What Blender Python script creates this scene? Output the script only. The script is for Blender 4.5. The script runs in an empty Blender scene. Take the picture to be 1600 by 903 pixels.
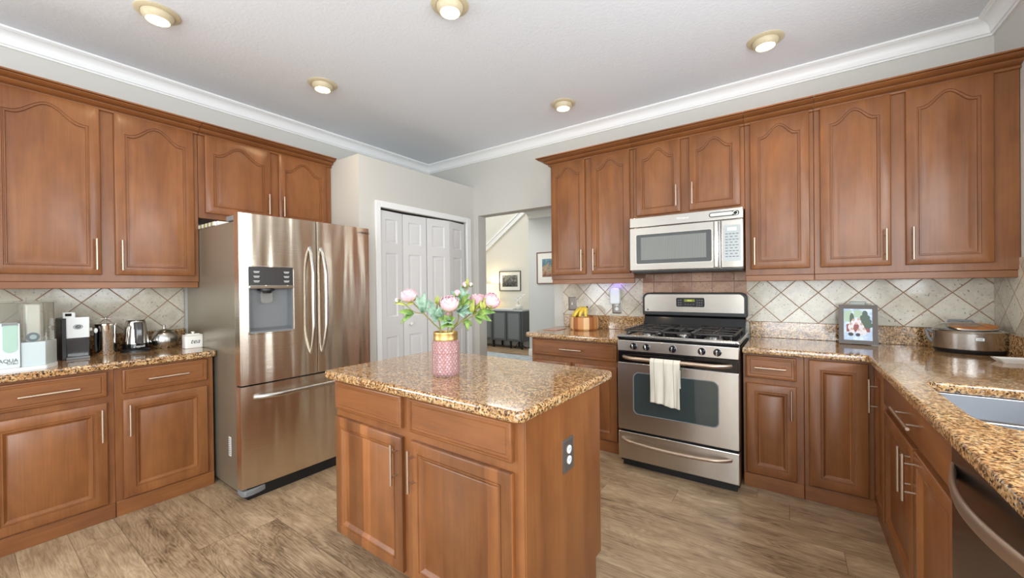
import bpy, bmesh, math, random
from mathutils import Matrix, Vector
random.seed(7)
PI = math.pi
SC = bpy.context.scene
COL = SC.collection

# ------------------------------------------------------------------ camera
F_PX, CXP, CYP = 620.12, 799.5, 451.0
YAW, PITCH, ROLL, CAM_H = 35.145, -0.2942, -0.6541, 1.3241
a, p, r = map(math.radians, (YAW, PITCH, ROLL))
Rv = Vector((math.cos(a), math.sin(a), 0)); Fh = Vector((-math.sin(a), math.cos(a), 0)); Zu = Vector((0, 0, 1))
Fw = Fh*math.cos(p)+Zu*math.sin(p); Uv = -Fh*math.sin(p)+Zu*math.cos(p)
R2 = Rv*math.cos(r)+Uv*math.sin(r); U2 = Uv*math.cos(r)-Rv*math.sin(r)
cd = bpy.data.cameras.new('camera'); cam = bpy.data.objects.new('camera', cd); COL.objects.link(cam)
cd.sensor_width = 36; cd.lens = F_PX/1600*36; cd.clip_start = .02
cd.shift_y = (CYP-451.5)/1600; cd.shift_x = (800-CXP)/1600
M = Matrix.Identity(4)
for i in range(3):
    M[i][0] = R2[i]; M[i][1] = U2[i]; M[i][2] = -Fw[i]
M[2][3] = CAM_H
cam.matrix_world = M
SC.camera = cam

# ------------------------------------------------------------------ world, view, lights
SC.view_settings.view_transform = 'Standard'; SC.view_settings.look = 'None'
SC.view_settings.gamma = 1; SC.view_settings.use_curve_mapping = False
SC.view_settings.exposure = -0.36
W = bpy.data.worlds.new('sky'); SC.world = W; W.use_nodes = True
bg = W.node_tree.nodes['Background']; bg.inputs[0].default_value = (.80, .90, 1, 1); bg.inputs[1].default_value = 1.5
def area(name, loc, rot, sx, sy, power, col):
    l = bpy.data.lights.new(name, 'AREA'); l.shape = 'RECTANGLE'; l.size = sx; l.size_y = sy
    l.energy = power; l.color = col
    o = bpy.data.objects.new(name, l); COL.objects.link(o); o.location = loc; o.rotation_euler = rot
    return o
# daylight through the window over the sink, the glass doors behind the camera and the side window, with added fill lamps
area('window_daylight', (.98, 1.55, 1.72), (0, math.radians(90), 0), 1.0, 1.3, 55, (.88, .95, 1))
area('patio_daylight', (.2, -3.30, 1.25), (math.radians(90), 0, 0), 1.4, 2.2, 95, (.88, .95, 1))
area('left_fill', (-3.80, -1.75, 1.5), (0, math.radians(-90), 0), 1.7, 2.1, 150, (.88, .95, 1))  # fill lamp added at an unseen left window behind the camera
area('side_daylight', (.98, -1.6, 1.5), (0, math.radians(90), 0), 1.7, 2.4, 150, (.88, .95, 1))
area('hall_fill', (-4.0, 5.0, 2.65), (0, 0, 0), 1.6, 1.4, 34, (1, .98, .95))  # added area lamp under the hall ceiling, brightens the hall
area('stairwell_fill', (-5.5, 5.5, 4.3), (0, 0, 0), 2.2, 2.2, 75, (.97, .99, 1))  # added overhead lamp that lifts the far hall wall

# ------------------------------------------------------------------ materials
def lin(c):
    return tuple(((v/255)/12.92 if v/255 <= .04045 else ((v/255+.055)/1.055)**2.4) for v in c)+(1,)
class NT:
    def __init__(s, name):
        s.m = bpy.data.materials.new(name); s.m.use_nodes = True
        s.t = s.m.node_tree; s.b = s.t.nodes['Principled BSDF']
    def n(s, typ, props=None, **inp):
        nd = s.t.nodes.new('ShaderNode'+typ)
        for k, v in (props or {}).items(): setattr(nd, k, v)
        for k, v in inp.items():
            key = int(k[1:]) if k[0] == 'i' and k[1:].isdigit() else k.replace('_', ' ')
            s.put(nd.inputs[key], v)
        return nd
    def put(s, sock, v):
        if hasattr(v, 'outputs'): v = v.outputs[0]
        if isinstance(v, bpy.types.NodeSocket): s.t.links.new(v, sock)
        else: sock.default_value = v
    def math(s, op, x, y=0.0):
        nd = s.t.nodes.new('ShaderNodeMath'); nd.operation = op
        s.put(nd.inputs[0], x); s.put(nd.inputs[1], y); return nd.outputs[0]
    def coord(s, which='Object', scale=(1, 1, 1), loc=(0, 0, 0), rot=(0, 0, 0)):
        if which == 'Position': src = s.t.nodes.new('ShaderNodeNewGeometry').outputs['Position']
        else: src = s.t.nodes.new('ShaderNodeTexCoord').outputs[which]
        mp = s.t.nodes.new('ShaderNodeMapping'); s.t.links.new(src, mp.inputs[0])
        mp.inputs['Scale'].default_value = scale; mp.inputs['Location'].default_value = loc; mp.inputs['Rotation'].default_value = rot
        return mp.outputs[0]
    def ramp(s, fac, stops, interp='LINEAR'):
        nd = s.t.nodes.new('ShaderNodeValToRGB'); s.put(nd.inputs[0], fac); cr = nd.color_ramp; cr.interpolation = interp
        while len(cr.elements) < len(stops): cr.elements.new(.5)
        for e, (pos, c) in zip(cr.elements, stops): e.position = pos; e.color = c if len(c) == 4 else lin(c)
        return nd.outputs[0]
    def mix(s, f, c1, c2, mode='MIX'):
        nd = s.t.nodes.new('ShaderNodeMixRGB'); nd.blend_type = mode
        s.put(nd.inputs[0], f); s.put(nd.inputs[1], c1); s.put(nd.inputs[2], c2); return nd.outputs[0]
    def noise(s, vec, scale, detail=3, rough=.5, dist=0.0):
        return s.n('TexNoise', Vector=vec, Scale=scale, Detail=detail, Roughness=rough, Distortion=dist).outputs[0]
    def set(s, **k):
        for key, v in k.items(): s.put(s.b.inputs[key.replace('_', ' ')], v)
        return s
    def bump(s, h, strength=.2, dist=.01):
        nd = s.n('Bump', Height=h, Strength=strength, Distance=dist); s.t.links.new(nd.outputs[0], s.b.inputs['Normal'])

def plain(name, c, rough=.5, metal=0.0, **k):
    m = NT(name); m.set(Base_Color=lin(c), Roughness=rough, Metallic=metal, **k); return m.m

def wood_mat(name, c1, c2, axis=2, boards=.0, rough=.33):
    m = NT(name)
    def sc(along, across):
        v = [across]*3; v[axis] = along; return tuple(v)
    info = m.n('ObjectInfo'); rnd = info.outputs['Random']
    off = m.math('MULTIPLY', rnd, 37.0)
    def v(along, across):
        base = m.coord('Object', sc(along, across))
        nd = m.n('VectorMath', {'operation': 'ADD'}); m.put(nd.inputs[0], base); m.put(nd.inputs[1], off); return nd.outputs[0]
    broad = m.noise(v(1.3, 7), 1, 3, .55, .6)
    fine = m.noise(v(4, 130), 1, 2, .5)
    mott = m.noise(v(9, 14), 1, 2, .5)
    f = m.math('ADD', m.math('MULTIPLY', broad, .75), m.math('MULTIPLY', fine, .25))
    f = m.math('ADD', m.math('MULTIPLY', f, .82), m.math('MULTIPLY', mott, .18))
    col = m.ramp(f, [(.28, c1), (.72, c2)])
    if boards:
        xyz = m.n('SeparateXYZ', Vector=m.coord('Object'))
        ax = 0 if axis != 0 else 2
        cell = m.math('FLOOR', m.math('ADD', m.math('DIVIDE', xyz.outputs[ax], .058), m.math('MULTIPLY', rnd, 9)))
        wn = m.n('TexWhiteNoise', {'noise_dimensions': '1D'}, W=cell).outputs[0]
        k = m.math('ADD', 1-boards*.5, m.math('MULTIPLY', m.math('POWER', wn, 2.0), boards*1.5))
        cmb = m.n('CombineColor', i0=k, i1=k, i2=k)
        col = m.mix(1, col, cmb.outputs[0], 'MULTIPLY')
    m.set(Base_Color=col, Roughness=rough, Coat_Weight=.12, Coat_Roughness=.25, Specular_IOR_Level=.4)
    m.bump(fine, .04, .002)
    return m.m
WA, WB = (104, 60, 33), (150, 96, 53)
wood = wood_mat('cherry_wood_upright_grain', WA, WB, 2)
wood_h = wood_mat('cherry_wood_level_grain', WA, WB, 0)
wood_isl = wood_mat('cherry_wood_striped_boards', WA, WB, 2, boards=.6)
wood_dark = wood_mat('red_brown_trim_wood', (84, 38, 24), (140, 74, 48), 0, rough=.3)
inside_dark = plain('cabinet_underside', (96, 58, 36), .6)

def granite_mat():
    m = NT('golden_granite')
    c = m.coord('Position')
    n1 = m.noise(c, 58, 6, .62, 1.2)
    n2 = m.noise(c, 9, 4, .6, .8)
    n3 = m.noise(c, 105, 4, .62, .5)
    vor = m.n('TexVoronoi', Vector=c, Scale=95.0).outputs['Distance']
    base = m.ramp(n1, [(.32, (70, 50, 32)), (.43, (136, 98, 60)), (.51, (186, 140, 88)), (.60, (214, 184, 138)), (.72, (164, 114, 62))])
    base = m.mix(m.ramp(n2, [(.42, (0, 0, 0)), (.62, (150, 150, 150))]), base, lin((140, 92, 50)))
    dk = m.math('ADD', m.math('MULTIPLY', n3, .62), m.math('MULTIPLY', vor, .38))
    mask = m.ramp(dk, [(.40, (0, 0, 0)), (.465, (255, 255, 255))])
    base = m.mix(mask, lin((42, 34, 29)), base)
    gray = m.ramp(m.noise(c, 48, 3, .6, 2), [(.60, (0, 0, 0)), (.68, (200, 200, 200))])
    base = m.mix(gray, base, lin((196, 188, 172)))
    m.set(Base_Color=base, Roughness=.1, Specular_IOR_Level=.75, Coat_Weight=.35, Coat_Roughness=.03)
    return m.m
granite = granite_mat()

def steel_mat(name, c, rough=.27, aniso=.8, wav=.25, horiz=True, waves=5.0):
    m = NT(name)
    v = m.coord('Object', (150, 150, 2.0) if not horiz else (2, 2, 190))
    br = m.noise(v, 1, 2, .5)
    wv = m.noise(m.coord('Object', (waves, waves, .8)), 1, 1.0, .4)
    h = m.math('ADD', m.math('MULTIPLY', br, .03), m.math('MULTIPLY', wv, 1.0))
    m.set(Base_Color=m.mix(br, lin(tuple(int(x*.93) for x in c)), lin(c)), Metallic=1.0, Roughness=rough, Anisotropic=aniso)
    tg = m.n('Tangent', {'direction_type': 'RADIAL', 'axis': 'Z'})
    m.t.links.new(tg.outputs[0], m.b.inputs['Tangent'])
    m.put(m.b.inputs['Anisotropic Rotation'], .25)
    if wav: m.bump(h, wav, .02)
    return m.m
steel = steel_mat('brushed_stainless', (210, 206, 201), .26, .8, .12)
steel_fridge = steel_mat('wavy_brushed_stainless', (240, 228, 211), .24, .9, .65, waves=9.0)
steel_plain = plain('satin_steel', (200, 198, 194), .25, 1.0)
steel_dark = steel_mat('dark_stainless', (150, 146, 142), .25, .6, .1)
chrome = plain('polished_chrome', (225, 222, 218), .07, 1.0)
nickel = plain('brushed_nickel', (190, 170, 152), .4, 1.0)
fridge_side = plain('grey_taupe_enamel', (150, 141, 124), .3, .55)
black_gloss = plain('gloss_black', (14, 14, 16), .08)
black = plain('satin_black', (22, 22, 23), .42)
iron = plain('cast_iron', (58, 54, 52), .45, .3)
dark_glass = plain('dark_oven_glass', (52, 62, 62), .04, 0.0, Specular_IOR_Level=.9)
grey_plastic = plain('grey_plastic', (120, 122, 124), .35)
white_gloss = plain('white_ceramic', (238, 236, 230), .2)
white_plastic = plain('white_plastic', (228, 232, 232), .35)
pale_plastic = plain('pale_grey_plastic', (190, 202, 204), .35)
gold = plain('satin_gold', (200, 168, 108), .4, 1.0)
ink = plain('black_ink', (30, 30, 34), .5)
white_ink = plain('white_ink', (235, 235, 235), .5)
grey_ink = plain('grey_ink', (90, 90, 95), .5)
white_trim = plain('white_trim_paint', (244, 244, 243), .35)
white_door = plain('white_door_paint', (226, 225, 224), .4)
pewter = plain('pewter_plate', (128, 122, 116), .35, .7)

def paint_mat(name, c, bump=.15, scale=90):
    m = NT(name); m.set(Base_Color=lin(c), Roughness=.75)
    if bump: m.bump(m.noise(m.coord('Position'), scale, 3, .6), bump, .004)
    return m.m
wall_paint = paint_mat('warm_grey_wall_paint', (208, 205, 198), .08, 160)
ceil_paint = paint_mat('textured_ceiling_paint', (232, 236, 242), .5, 55)
hall_paint = paint_mat('cream_hall_paint', (226, 223, 212), .05)
hall_grey = paint_mat('pale_grey_hall_paint', (206, 208, 206), .05)

def tile_mat(name, plane, x0, z0, pitch, diag=True, c=((214, 206, 188), (184, 174, 156)), grout=(150, 112, 82), gw=.018):
    m = NT(name)
    pos = m.coord('Position'); s = m.n('SeparateXYZ', Vector=pos)
    U = m.math('SUBTRACT', s.outputs[0 if plane == 'x' else 1], x0); V = m.math('SUBTRACT', s.outputs[2], z0)
    if diag:
        A = m.math('DIVIDE', m.math('ADD', U, V), pitch); B = m.math('DIVIDE', m.math('SUBTRACT', U, V), pitch)
    else:
        A = m.math('DIVIDE', U, pitch); B = m.math('DIVIDE', V, pitch)
    def edge(X):
        f = m.math('FRACT', X); return m.math('MINIMUM', f, m.math('SUBTRACT', 1.0, f))
    e = m.math('MINIMUM', edge(A), edge(B))
    g = m.ramp(e, [(gw*.6, (0, 0, 0)), (gw*1.3, (255, 255, 255))])
    cell = m.n('CombineXYZ', X=m.math('FLOOR', A), Y=m.math('FLOOR', B))
    rn = m.n('TexWhiteNoise', Vector=cell).outputs[0]
    n1 = m.noise(pos, 14, 6, .65, .5)
    n2 = m.noise(pos, 70, 4, .6)
    t = m.math('ADD', m.math('MULTIPLY', n1, .8), m.math('MULTIPLY', rn, .3))
    col = m.ramp(t, [(.35, c[1]), (.7, c[0])])
    pit = m.ramp(n2, [(.30, (150, 150, 150)), (.40, (255, 255, 255))])
    col = m.mix(1, col, pit, 'MULTIPLY')
    col = m.mix(g, lin(grout), col)
    m.set(Base_Color=col, Roughness=m.ramp(g, [(0, (190, 190, 190)), (1, (95, 95, 95))]))
    m.bump(m.math('ADD', g, m.math('MULTIPLY', n1, .3)), .35, .004)
    return m.m
tile_back = tile_mat('diagonal_travertine_tile', 'x', -.0615, 1.256, .2218)
tile_nook = tile_mat('diagonal_travertine_tile_nook', 'x', -1.676, 1.263, .2218)
tile_left = tile_mat('diagonal_travertine_tile_side', 'y', .731, 1.249, .2218)
tile_right = tile_mat('diagonal_travertine_tile_right', 'y', 3.625+.17, 1.256, .2218)
tile_range = tile_mat('square_rose_tile', 'x', -1.001, 1.349-.157*3, .157, False, ((186, 148, 122), (150, 112, 92)), (128, 92, 74), .022)

def floor_mat():
    m = NT('grey_brown_plank_floor')
    s = m.n('SeparateXYZ', Vector=m.coord('Position'))
    X, Y = s.outputs[0], s.outputs[1]
    PW, PL = .18, 1.22
    row = m.math('FLOOR', m.math('DIVIDE', Y, PW))
    ro = m.n('TexWhiteNoise', {'noise_dimensions': '1D'}, W=row).outputs[0]
    xs = m.math('ADD', m.math('DIVIDE', X, PL), m.math('MULTIPLY', ro, 7.3))
    colm = m.math('FLOOR', xs)
    idv = m.n('CombineXYZ', X=row, Y=colm)
    rid = m.n('TexWhiteNoise', Vector=idv).outputs[0]
    fy = m.math('FRACT', m.math('DIVIDE', Y, PW)); fx = m.math('FRACT', xs)
    ey = m.math('MINIMUM', fy, m.math('SUBTRACT', 1.0, fy)); ex = m.math('MULTIPLY', m.math('MINIMUM', fx, m.math('SUBTRACT', 1.0, fx)), PL/PW)
    e = m.math('MINIMUM', ex, ey)
    seam = m.ramp(e, [(.003, (165, 165, 165)), (.010, (255, 255, 255))])
    gv = m.n('CombineXYZ', X=m.math('MULTIPLY', X, 1.6), Y=m.math('MULTIPLY', Y, 9.0), Z=m.math('MULTIPLY', rid, 41.0))
    warp = m.noise(gv, 1.0, 3, .55, .5)
    rings = m.math('FRACT', m.math('MULTIPLY', warp, 17.0))
    rings = m.math('ABSOLUTE', m.math('SUBTRACT', rings, .5))
    gv2 = m.n('CombineXYZ', X=m.math('MULTIPLY', X, 7), Y=m.math('MULTIPLY', Y, 170.0), Z=m.math('MULTIPLY', rid, 11.0))
    fine = m.noise(gv2, 1.0, 3, .6)
    gv3 = m.n('CombineXYZ', X=m.math('MULTIPLY', X, 2.4), Y=m.math('MULTIPLY', Y, 8.0), Z=m.math('MULTIPLY', rid, 23.0))
    blot = m.noise(gv3, 1.0, 4, .6, 1.0)
    t = m.math('ADD', m.math('MULTIPLY', rings, .22), m.math('MULTIPLY', fine, .42))
    t = m.math('ADD', t, m.math('MULTIPLY', blot, .62))
    t = m.math('ADD', t, m.math('MULTIPLY', m.math('SUBTRACT', rid, .5), .16))
    col = m.ramp(t, [(.36, (96, 76, 55)), (.52, (148, 124, 97)), (.68, (176, 152, 122)), (.85, (198, 176, 146))])
    col = m.mix(1, col, seam, 'MULTIPLY')
    m.set(Base_Color=col, Roughness=.38)
    m.bump(m.math('ADD', m.math('MULTIPLY', fine, .3), seam), .12, .002)
    return m.m
floor_m = floor_mat()

def glass_mat(name, c, rough=.03, tr=1.0, ior=1.45):
    m = NT(name); m.set(Base_Color=lin(c), Roughness=rough, Transmission_Weight=tr, IOR=ior); return m.m
clear_plastic = glass_mat('clear_plastic', (238, 236, 228), .05, .9, 1.2)
smoke_plastic = glass_mat('smoked_plastic', (120, 120, 122), .08, .7)
green_plastic = glass_mat('pale_green_water', (196, 228, 212), .1, .35)
def pink_glass():
    m = NT('embossed_pink_glass')
    s = m.n('SeparateXYZ', Vector=m.coord('Object'))
    ang = m.math('MULTIPLY', m.math('ARCTAN2', s.outputs[1], s.outputs[0]), 24/(2*PI))
    z = m.math('MULTIPLY', s.outputs[2], 24/(2*PI*.064)*.75)
    def tri(x): return m.math('ABSOLUTE', m.math('SUBTRACT', m.math('FRACT', x), .5))
    h = m.math('MINIMUM', tri(m.math('ADD', ang, z)), tri(m.math('SUBTRACT', ang, z)))
    st = m.math('GREATER_THAN', m.math('SINE', m.math('MULTIPLY', m.math('ARCTAN2', s.outputs[1], s.outputs[0]), 5.0)), .55)
    col = m.mix(m.ramp(h, [(0, (0, 0, 0)), (.3, (255, 255, 255))]), lin((214, 156, 154)), lin((244, 208, 206)))
    m.set(Base_Color=col, Roughness=.1, Transmission_Weight=.62, IOR=1.4, Specular_IOR_Level=.8)
    m.bump(h, .9, .006); return m.m
pink = pink_glass()
def two_tone(name, c1, c2, scale, rough=.6, **k):
    m = NT(name); col = m.ramp(m.noise(m.coord('Object'), scale, 4, .6), [(.35, c1), (.65, c2)])
    m.set(Base_Color=col, Roughness=rough, **k); return m.m
leaf_g = two_tone('green_leaf', (74, 112, 48), (142, 168, 84), 30, .5)
leaf_b = two_tone('blue_green_leaf', (92, 130, 108), (160, 186, 160), 30, .5)
leaf_y = two_tone('yellow_green_leaf', (140, 150, 60), (186, 190, 100), 30, .5)
petal_m = two_tone('pink_petal', (214, 162, 174), (232, 202, 206), 22, .6)
stem_m = two_tone('brown_green_stem', (142, 124, 72), (120, 138, 76), 20, .6)
banana_m = two_tone('banana_skin', (222, 182, 44), (240, 210, 92), 30, .5)
brown_tip = plain('banana_tip', (92, 66, 36), .7)
def emit(name, c, st):
    m = NT(name); m.set(Base_Color=lin(c), Roughness=.5, Emission_Color=lin(c), Emission_Strength=st); return m.m

# ------------------------------------------------------------------ mesh builder
class MB:
    def __init__(s): s.v = []; s.f = []; s.mi = []; s.m = 0; s.T = Matrix.Identity(4)
    def add(s, vs, fs):
        b = len(s.v); s.v += [tuple(s.T @ Vector(q)) for q in vs]
        for f in fs: s.f.append([b+i for i in f]); s.mi.append(s.m)
        return s
    def box(s, x0, x1, y0, y1, z0, z1):
        return s.add([(x, y, z) for z in (z0, z1) for y in (y0, y1) for x in (x0, x1)],
                     [(0, 2, 3, 1), (4, 5, 7, 6), (0, 1, 5, 4), (2, 6, 7, 3), (0, 4, 6, 2), (1, 3, 7, 5)])
    def loft(s, rings, cap=(True, True), close=True):
        n = len(rings[0]); vs = [q for rg in rings for q in rg]; fs = []
        for k in range(len(rings)-1):
            for i in range(n if close else n-1):
                j = (i+1) % n; fs.append((k*n+i, k*n+j, (k+1)*n+j, (k+1)*n+i))
        if cap[0]: fs.append(tuple(range(n)))
        if cap[1]: fs.append(tuple((len(rings)-1)*n+i for i in range(n)))
        return s.add(vs, fs)
    def tube(s, pts, rad, n=10, cap=True):
        P = [Vector(q) for q in pts]; rings = []; up = None
        for i, q in enumerate(P):
            d = (P[min(i+1, len(P)-1)]-P[max(i-1, 0)]).normalized()
            if up is None: up = d.orthogonal().normalized()
            up = (up-d*up.dot(d)).normalized(); w = d.cross(up)
            rr = rad[i] if isinstance(rad, (list, tuple)) else rad
            rings.append([tuple(q+(up*math.cos(t)+w*math.sin(t))*rr) for t in [2*PI*k/n for k in range(n)]])
        return s.loft(rings, (cap, cap))
    def lathe(s, prof, c=(0, 0, 0), n=32, axis='z', sx=1, sy=1):
        rings = []
        for rr, z in prof:
            rr = max(rr, 1e-4); ring = []
            for k in range(n):
                t = 2*PI*k/n; u, v = rr*math.cos(t)*sx, rr*math.sin(t)*sy
                q = {'z': (u, v, z), 'y': (u, z, v), 'x': (z, u, v)}[axis]
                ring.append((c[0]+q[0], c[1]+q[1], c[2]+q[2]))
            rings.append(ring)
        return s.loft(rings)
    def sphere(s, c, rx, ry=None, rz=None, n=16):
        ry = ry or rx; rz = rz or rx
        return s.add(*_sph(c, rx, ry, rz, n))
    def prism(s, poly, axis, a0, a1):
        def mk(q, t): return {'x': (t, q[0], q[1]), 'y': (q[0], t, q[1]), 'z': (q[0], q[1], t)}[axis]
        return s.loft([[mk(q, a0) for q in poly], [mk(q, a1) for q in poly]])
def _sph(c, rx, ry, rz, n):
    m = n//2; vs = []; fs = []
    for i in range(m+1):
        ph = PI*i/m
        for k in range(n):
            t = 2*PI*k/n; vs.append((c[0]+rx*math.sin(ph)*math.cos(t), c[1]+ry*math.sin(ph)*math.sin(t), c[2]+rz*math.cos(ph)))
    for i in range(m):
        for k in range(n): j = (k+1) % n; fs.append((i*n+k, (i+1)*n+k, (i+1)*n+j, i*n+j))
    return vs, fs
def rrect(x0, x1, z0, z1, rad, n=6):
    pts = []
    rads = rad if isinstance(rad, (list, tuple)) else (rad,)*4   # bl, br, tr, tl
    for (cx, cz, t0, rd) in ((x0, z0, PI, rads[0]), (x1, z0, 1.5*PI, rads[1]), (x1, z1, 0, rads[2]), (x0, z1, .5*PI, rads[3])):
        ccx = cx+rd*(1 if cx == x0 else -1); ccz = cz+rd*(1 if cz == z0 else -1)
        for k in range(n+1):
            t = t0+k/n*PI/2; pts.append((ccx+rd*math.cos(t), ccz+rd*math.sin(t)))
    return pts
def obj(name, mb, mats, parent=None, bevel=0, seg=2, angle=35, recalc=True, loc=None, rot=None):
    me = bpy.data.meshes.new(name); me.from_pydata(mb.v, [], mb.f)
    for m in (mats if isinstance(mats, (list, tuple)) else [mats]): me.materials.append(m)
    me.polygons.foreach_set('material_index', mb.mi)
    bm = bmesh.new(); bm.from_mesh(me); bmesh.ops.remove_doubles(bm, verts=bm.verts, dist=1e-6)
    if recalc: bmesh.ops.recalc_face_normals(bm, faces=bm.faces)
    bm.to_mesh(me); bm.free()
    me.shade_smooth(); me.set_sharp_from_angle(angle=math.radians(angle))
    o = bpy.data.objects.new(name, me); COL.objects.link(o)
    if parent: o.parent = parent
    if loc: o.location = loc
    if rot: o.rotation_euler = rot
    if bevel:
        b = o.modifiers.new('b', 'BEVEL'); b.width = bevel; b.segments = seg; b.limit_method = 'ANGLE'; b.angle_limit = math.radians(40); b.harden_normals = False
    return o
def thing(name, label, cat, loc=(0, 0, 0), rz=0, group=None):
    o = bpy.data.objects.new(name, None); COL.objects.link(o); o.empty_display_size = .1
    o.location = loc; o.rotation_euler = (0, 0, math.radians(rz)); tag(o, label, cat, group); return o
def tag(o, label, cat, group=None):
    o['label'] = label; o['category'] = cat
    if group: o['group'] = group
    return o
def struct(o): o['kind'] = 'structure'; return o
def text(name, s, size, mat, parent, loc, rot, depth=.0006, align='CENTER', sx=1.0, shear=0.0):
    cu = bpy.data.curves.new(name, 'FONT'); cu.body = s; cu.size = size; cu.extrude = depth; cu.align_x = align; cu.shear = shear
    cu.resolution_u = 3
    t = bpy.data.objects.new('tmp', cu); COL.objects.link(t)
    me = bpy.data.meshes.new_from_object(t.evaluated_get(bpy.context.evaluated_depsgraph_get()))
    bpy.data.objects.remove(t); me.name = name; me.materials.clear(); me.materials.append(mat)
    o = bpy.data.objects.new(name, me); COL.objects.link(o); o.parent = parent; o.location = loc; o.rotation_euler = rot
    o.scale = (sx, 1, 1); return o
FRONT = (PI/2, 0, 0)      # text facing local -y

# ------------------------------------------------------------------ key planes
XW, XR, YW = -3.852, 1.005, 3.625
YB, XL, XS = 3.015, -3.242, .3965
YU, XU = 3.295, -3.522
ZC = 2.895; ZREAR = -3.4

# ------------------------------------------------------------------ structure
struct(obj('floor', MB().box(-7.2, XR+.2, ZREAR-.2, 7.6, -.12, 0), floor_m))
struct(obj('ceiling', MB().box(XW-.15, XR+.15, ZREAR-.2, YW+.14, ZC, ZC+.1), ceil_paint))
m = MB()
m.box(XW-.15, XW, -.7, YW+.14, 0, ZC); m.box(XW-.15, XW, ZREAR, -2.8, 0, ZC); m.box(XW-.15, XW, -2.8, -.7, 0, .65); m.box(XW-.15, XW, -2.8, -.7, 2.35, ZC); struct(obj('wall_left', m, wall_paint))
m = MB()    # back wall with the passage opening
m.box(XW, -3.026, YW, YW+.14, 0, ZC); m.box(-3.026, -2.008, YW, YW+.14, 2.165, ZC); m.box(-2.008, XR+.15, YW, YW+.14, 0, ZC)
struct(obj('wall_back', m, wall_paint))
m = MB()    # right wall, window over the sink and a side window nearer the camera
def wall_holes(mb, y0, y1, holes):
    y = y0
    for (a0, a1, z0, z1) in holes:
        mb.box(XR, XR+.15, y, a0, 0, ZC); mb.box(XR, XR+.15, a0, a1, 0, z0); mb.box(XR, XR+.15, a0, a1, z1, ZC); y = a1
    mb.box(XR, XR+.15, y, y1, 0, ZC)
wall_holes(m, ZREAR, YW, [(-2.8, -.4, .6, 2.4), (.9, 2.2, 1.2, 2.2)])
struct(obj('wall_right', m, wall_paint))
m = MB(); m.box(XW, -.55, ZREAR-.15, ZREAR, 0, ZC); m.box(.93, XR, ZREAR-.15, ZREAR, 0, ZC); m.box(-.55, .93, ZREAR-.15, ZREAR, 2.4, ZC)
struct(obj('wall_rear', m, wall_paint))
def window(name, fn, outer, bars):
    f = MB()
    for b in bars: f.box(*b)
    o = struct(obj(name, f, white_trim, bevel=.004)); return o
fr = lambda y0, y1, z0, z1: [(XR+.02, XR+.07, y0, y0+.05, z0, z1), (XR+.02, XR+.07, y1-.05, y1, z0, z1), (XR+.02, XR+.07, y0, y1, z0, z0+.05), (XR+.02, XR+.07, y0, y1, z1-.05, z1), (XR+.02, XR+.07, (y0+y1)/2-.02, (y0+y1)/2+.02, z0, z1)]
window('window_1', None, None, fr(.9, 2.2, 1.2, 2.2))
window('window_2', None, None, fr(-2.8, -.4, .6, 2.4))
gy = ZREAR
window('window_added', None, None, [(XW-.08, XW-.02, a0, a0+.05, .65, 2.35) for a0 in (-2.8, -1.775, -.75)]+[(XW-.08, XW-.02, -2.8, -.7, z0, z0+.05) for z0 in (.65, 2.30)])  # unseen left window, added to frame the fill lamp
window('door_3', None, None, [(x0, x0+.07, gy-.1, gy-.04, 0, 2.4) for x0 in (-.55, .155, .86)]+[(-.55, .93, gy-.1, gy-.04, 0, .06), (-.55, .93, gy-.1, gy-.04, 2.34, 2.4)])
# closet bump-out with a flat top below the ceiling
CXF, CZT = -3.09, 2.505
m = MB()
m.box(XW, CXF, 2.08, 2.295, 0, CZT); m.box(XW, CXF, 3.475, YW, 0, CZT); m.box(XW, CXF, 2.295, 3.475, 2.07, CZT)
struct(obj('wall_closet', m, wall_paint))
m = MB()
cw = .055
m.box(CXF, CXF+.018, 2.295-cw, 2.295, 0, 2.07+cw); m.box(CXF, CXF+.018, 3.475, 3.475+cw+.02, 0, 2.07+cw); m.box(CXF, CXF+.018, 2.295, 3.475, 2.07, 2.07+cw)
struct(obj('trim_1', m, white_trim, bevel=.005))
struct(obj('baseboard_closet', MB().box(CXF, CXF+.014, 2.08, 2.24, 0, .12).box(CXF, CXF+.014, 3.55, YW, 0, .12), white_trim, bevel=.003))
struct(obj('baseboard_right', MB().box(XR-.014, XR, ZREAR, .5, 0, .12), white_trim, bevel=.003))
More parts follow.
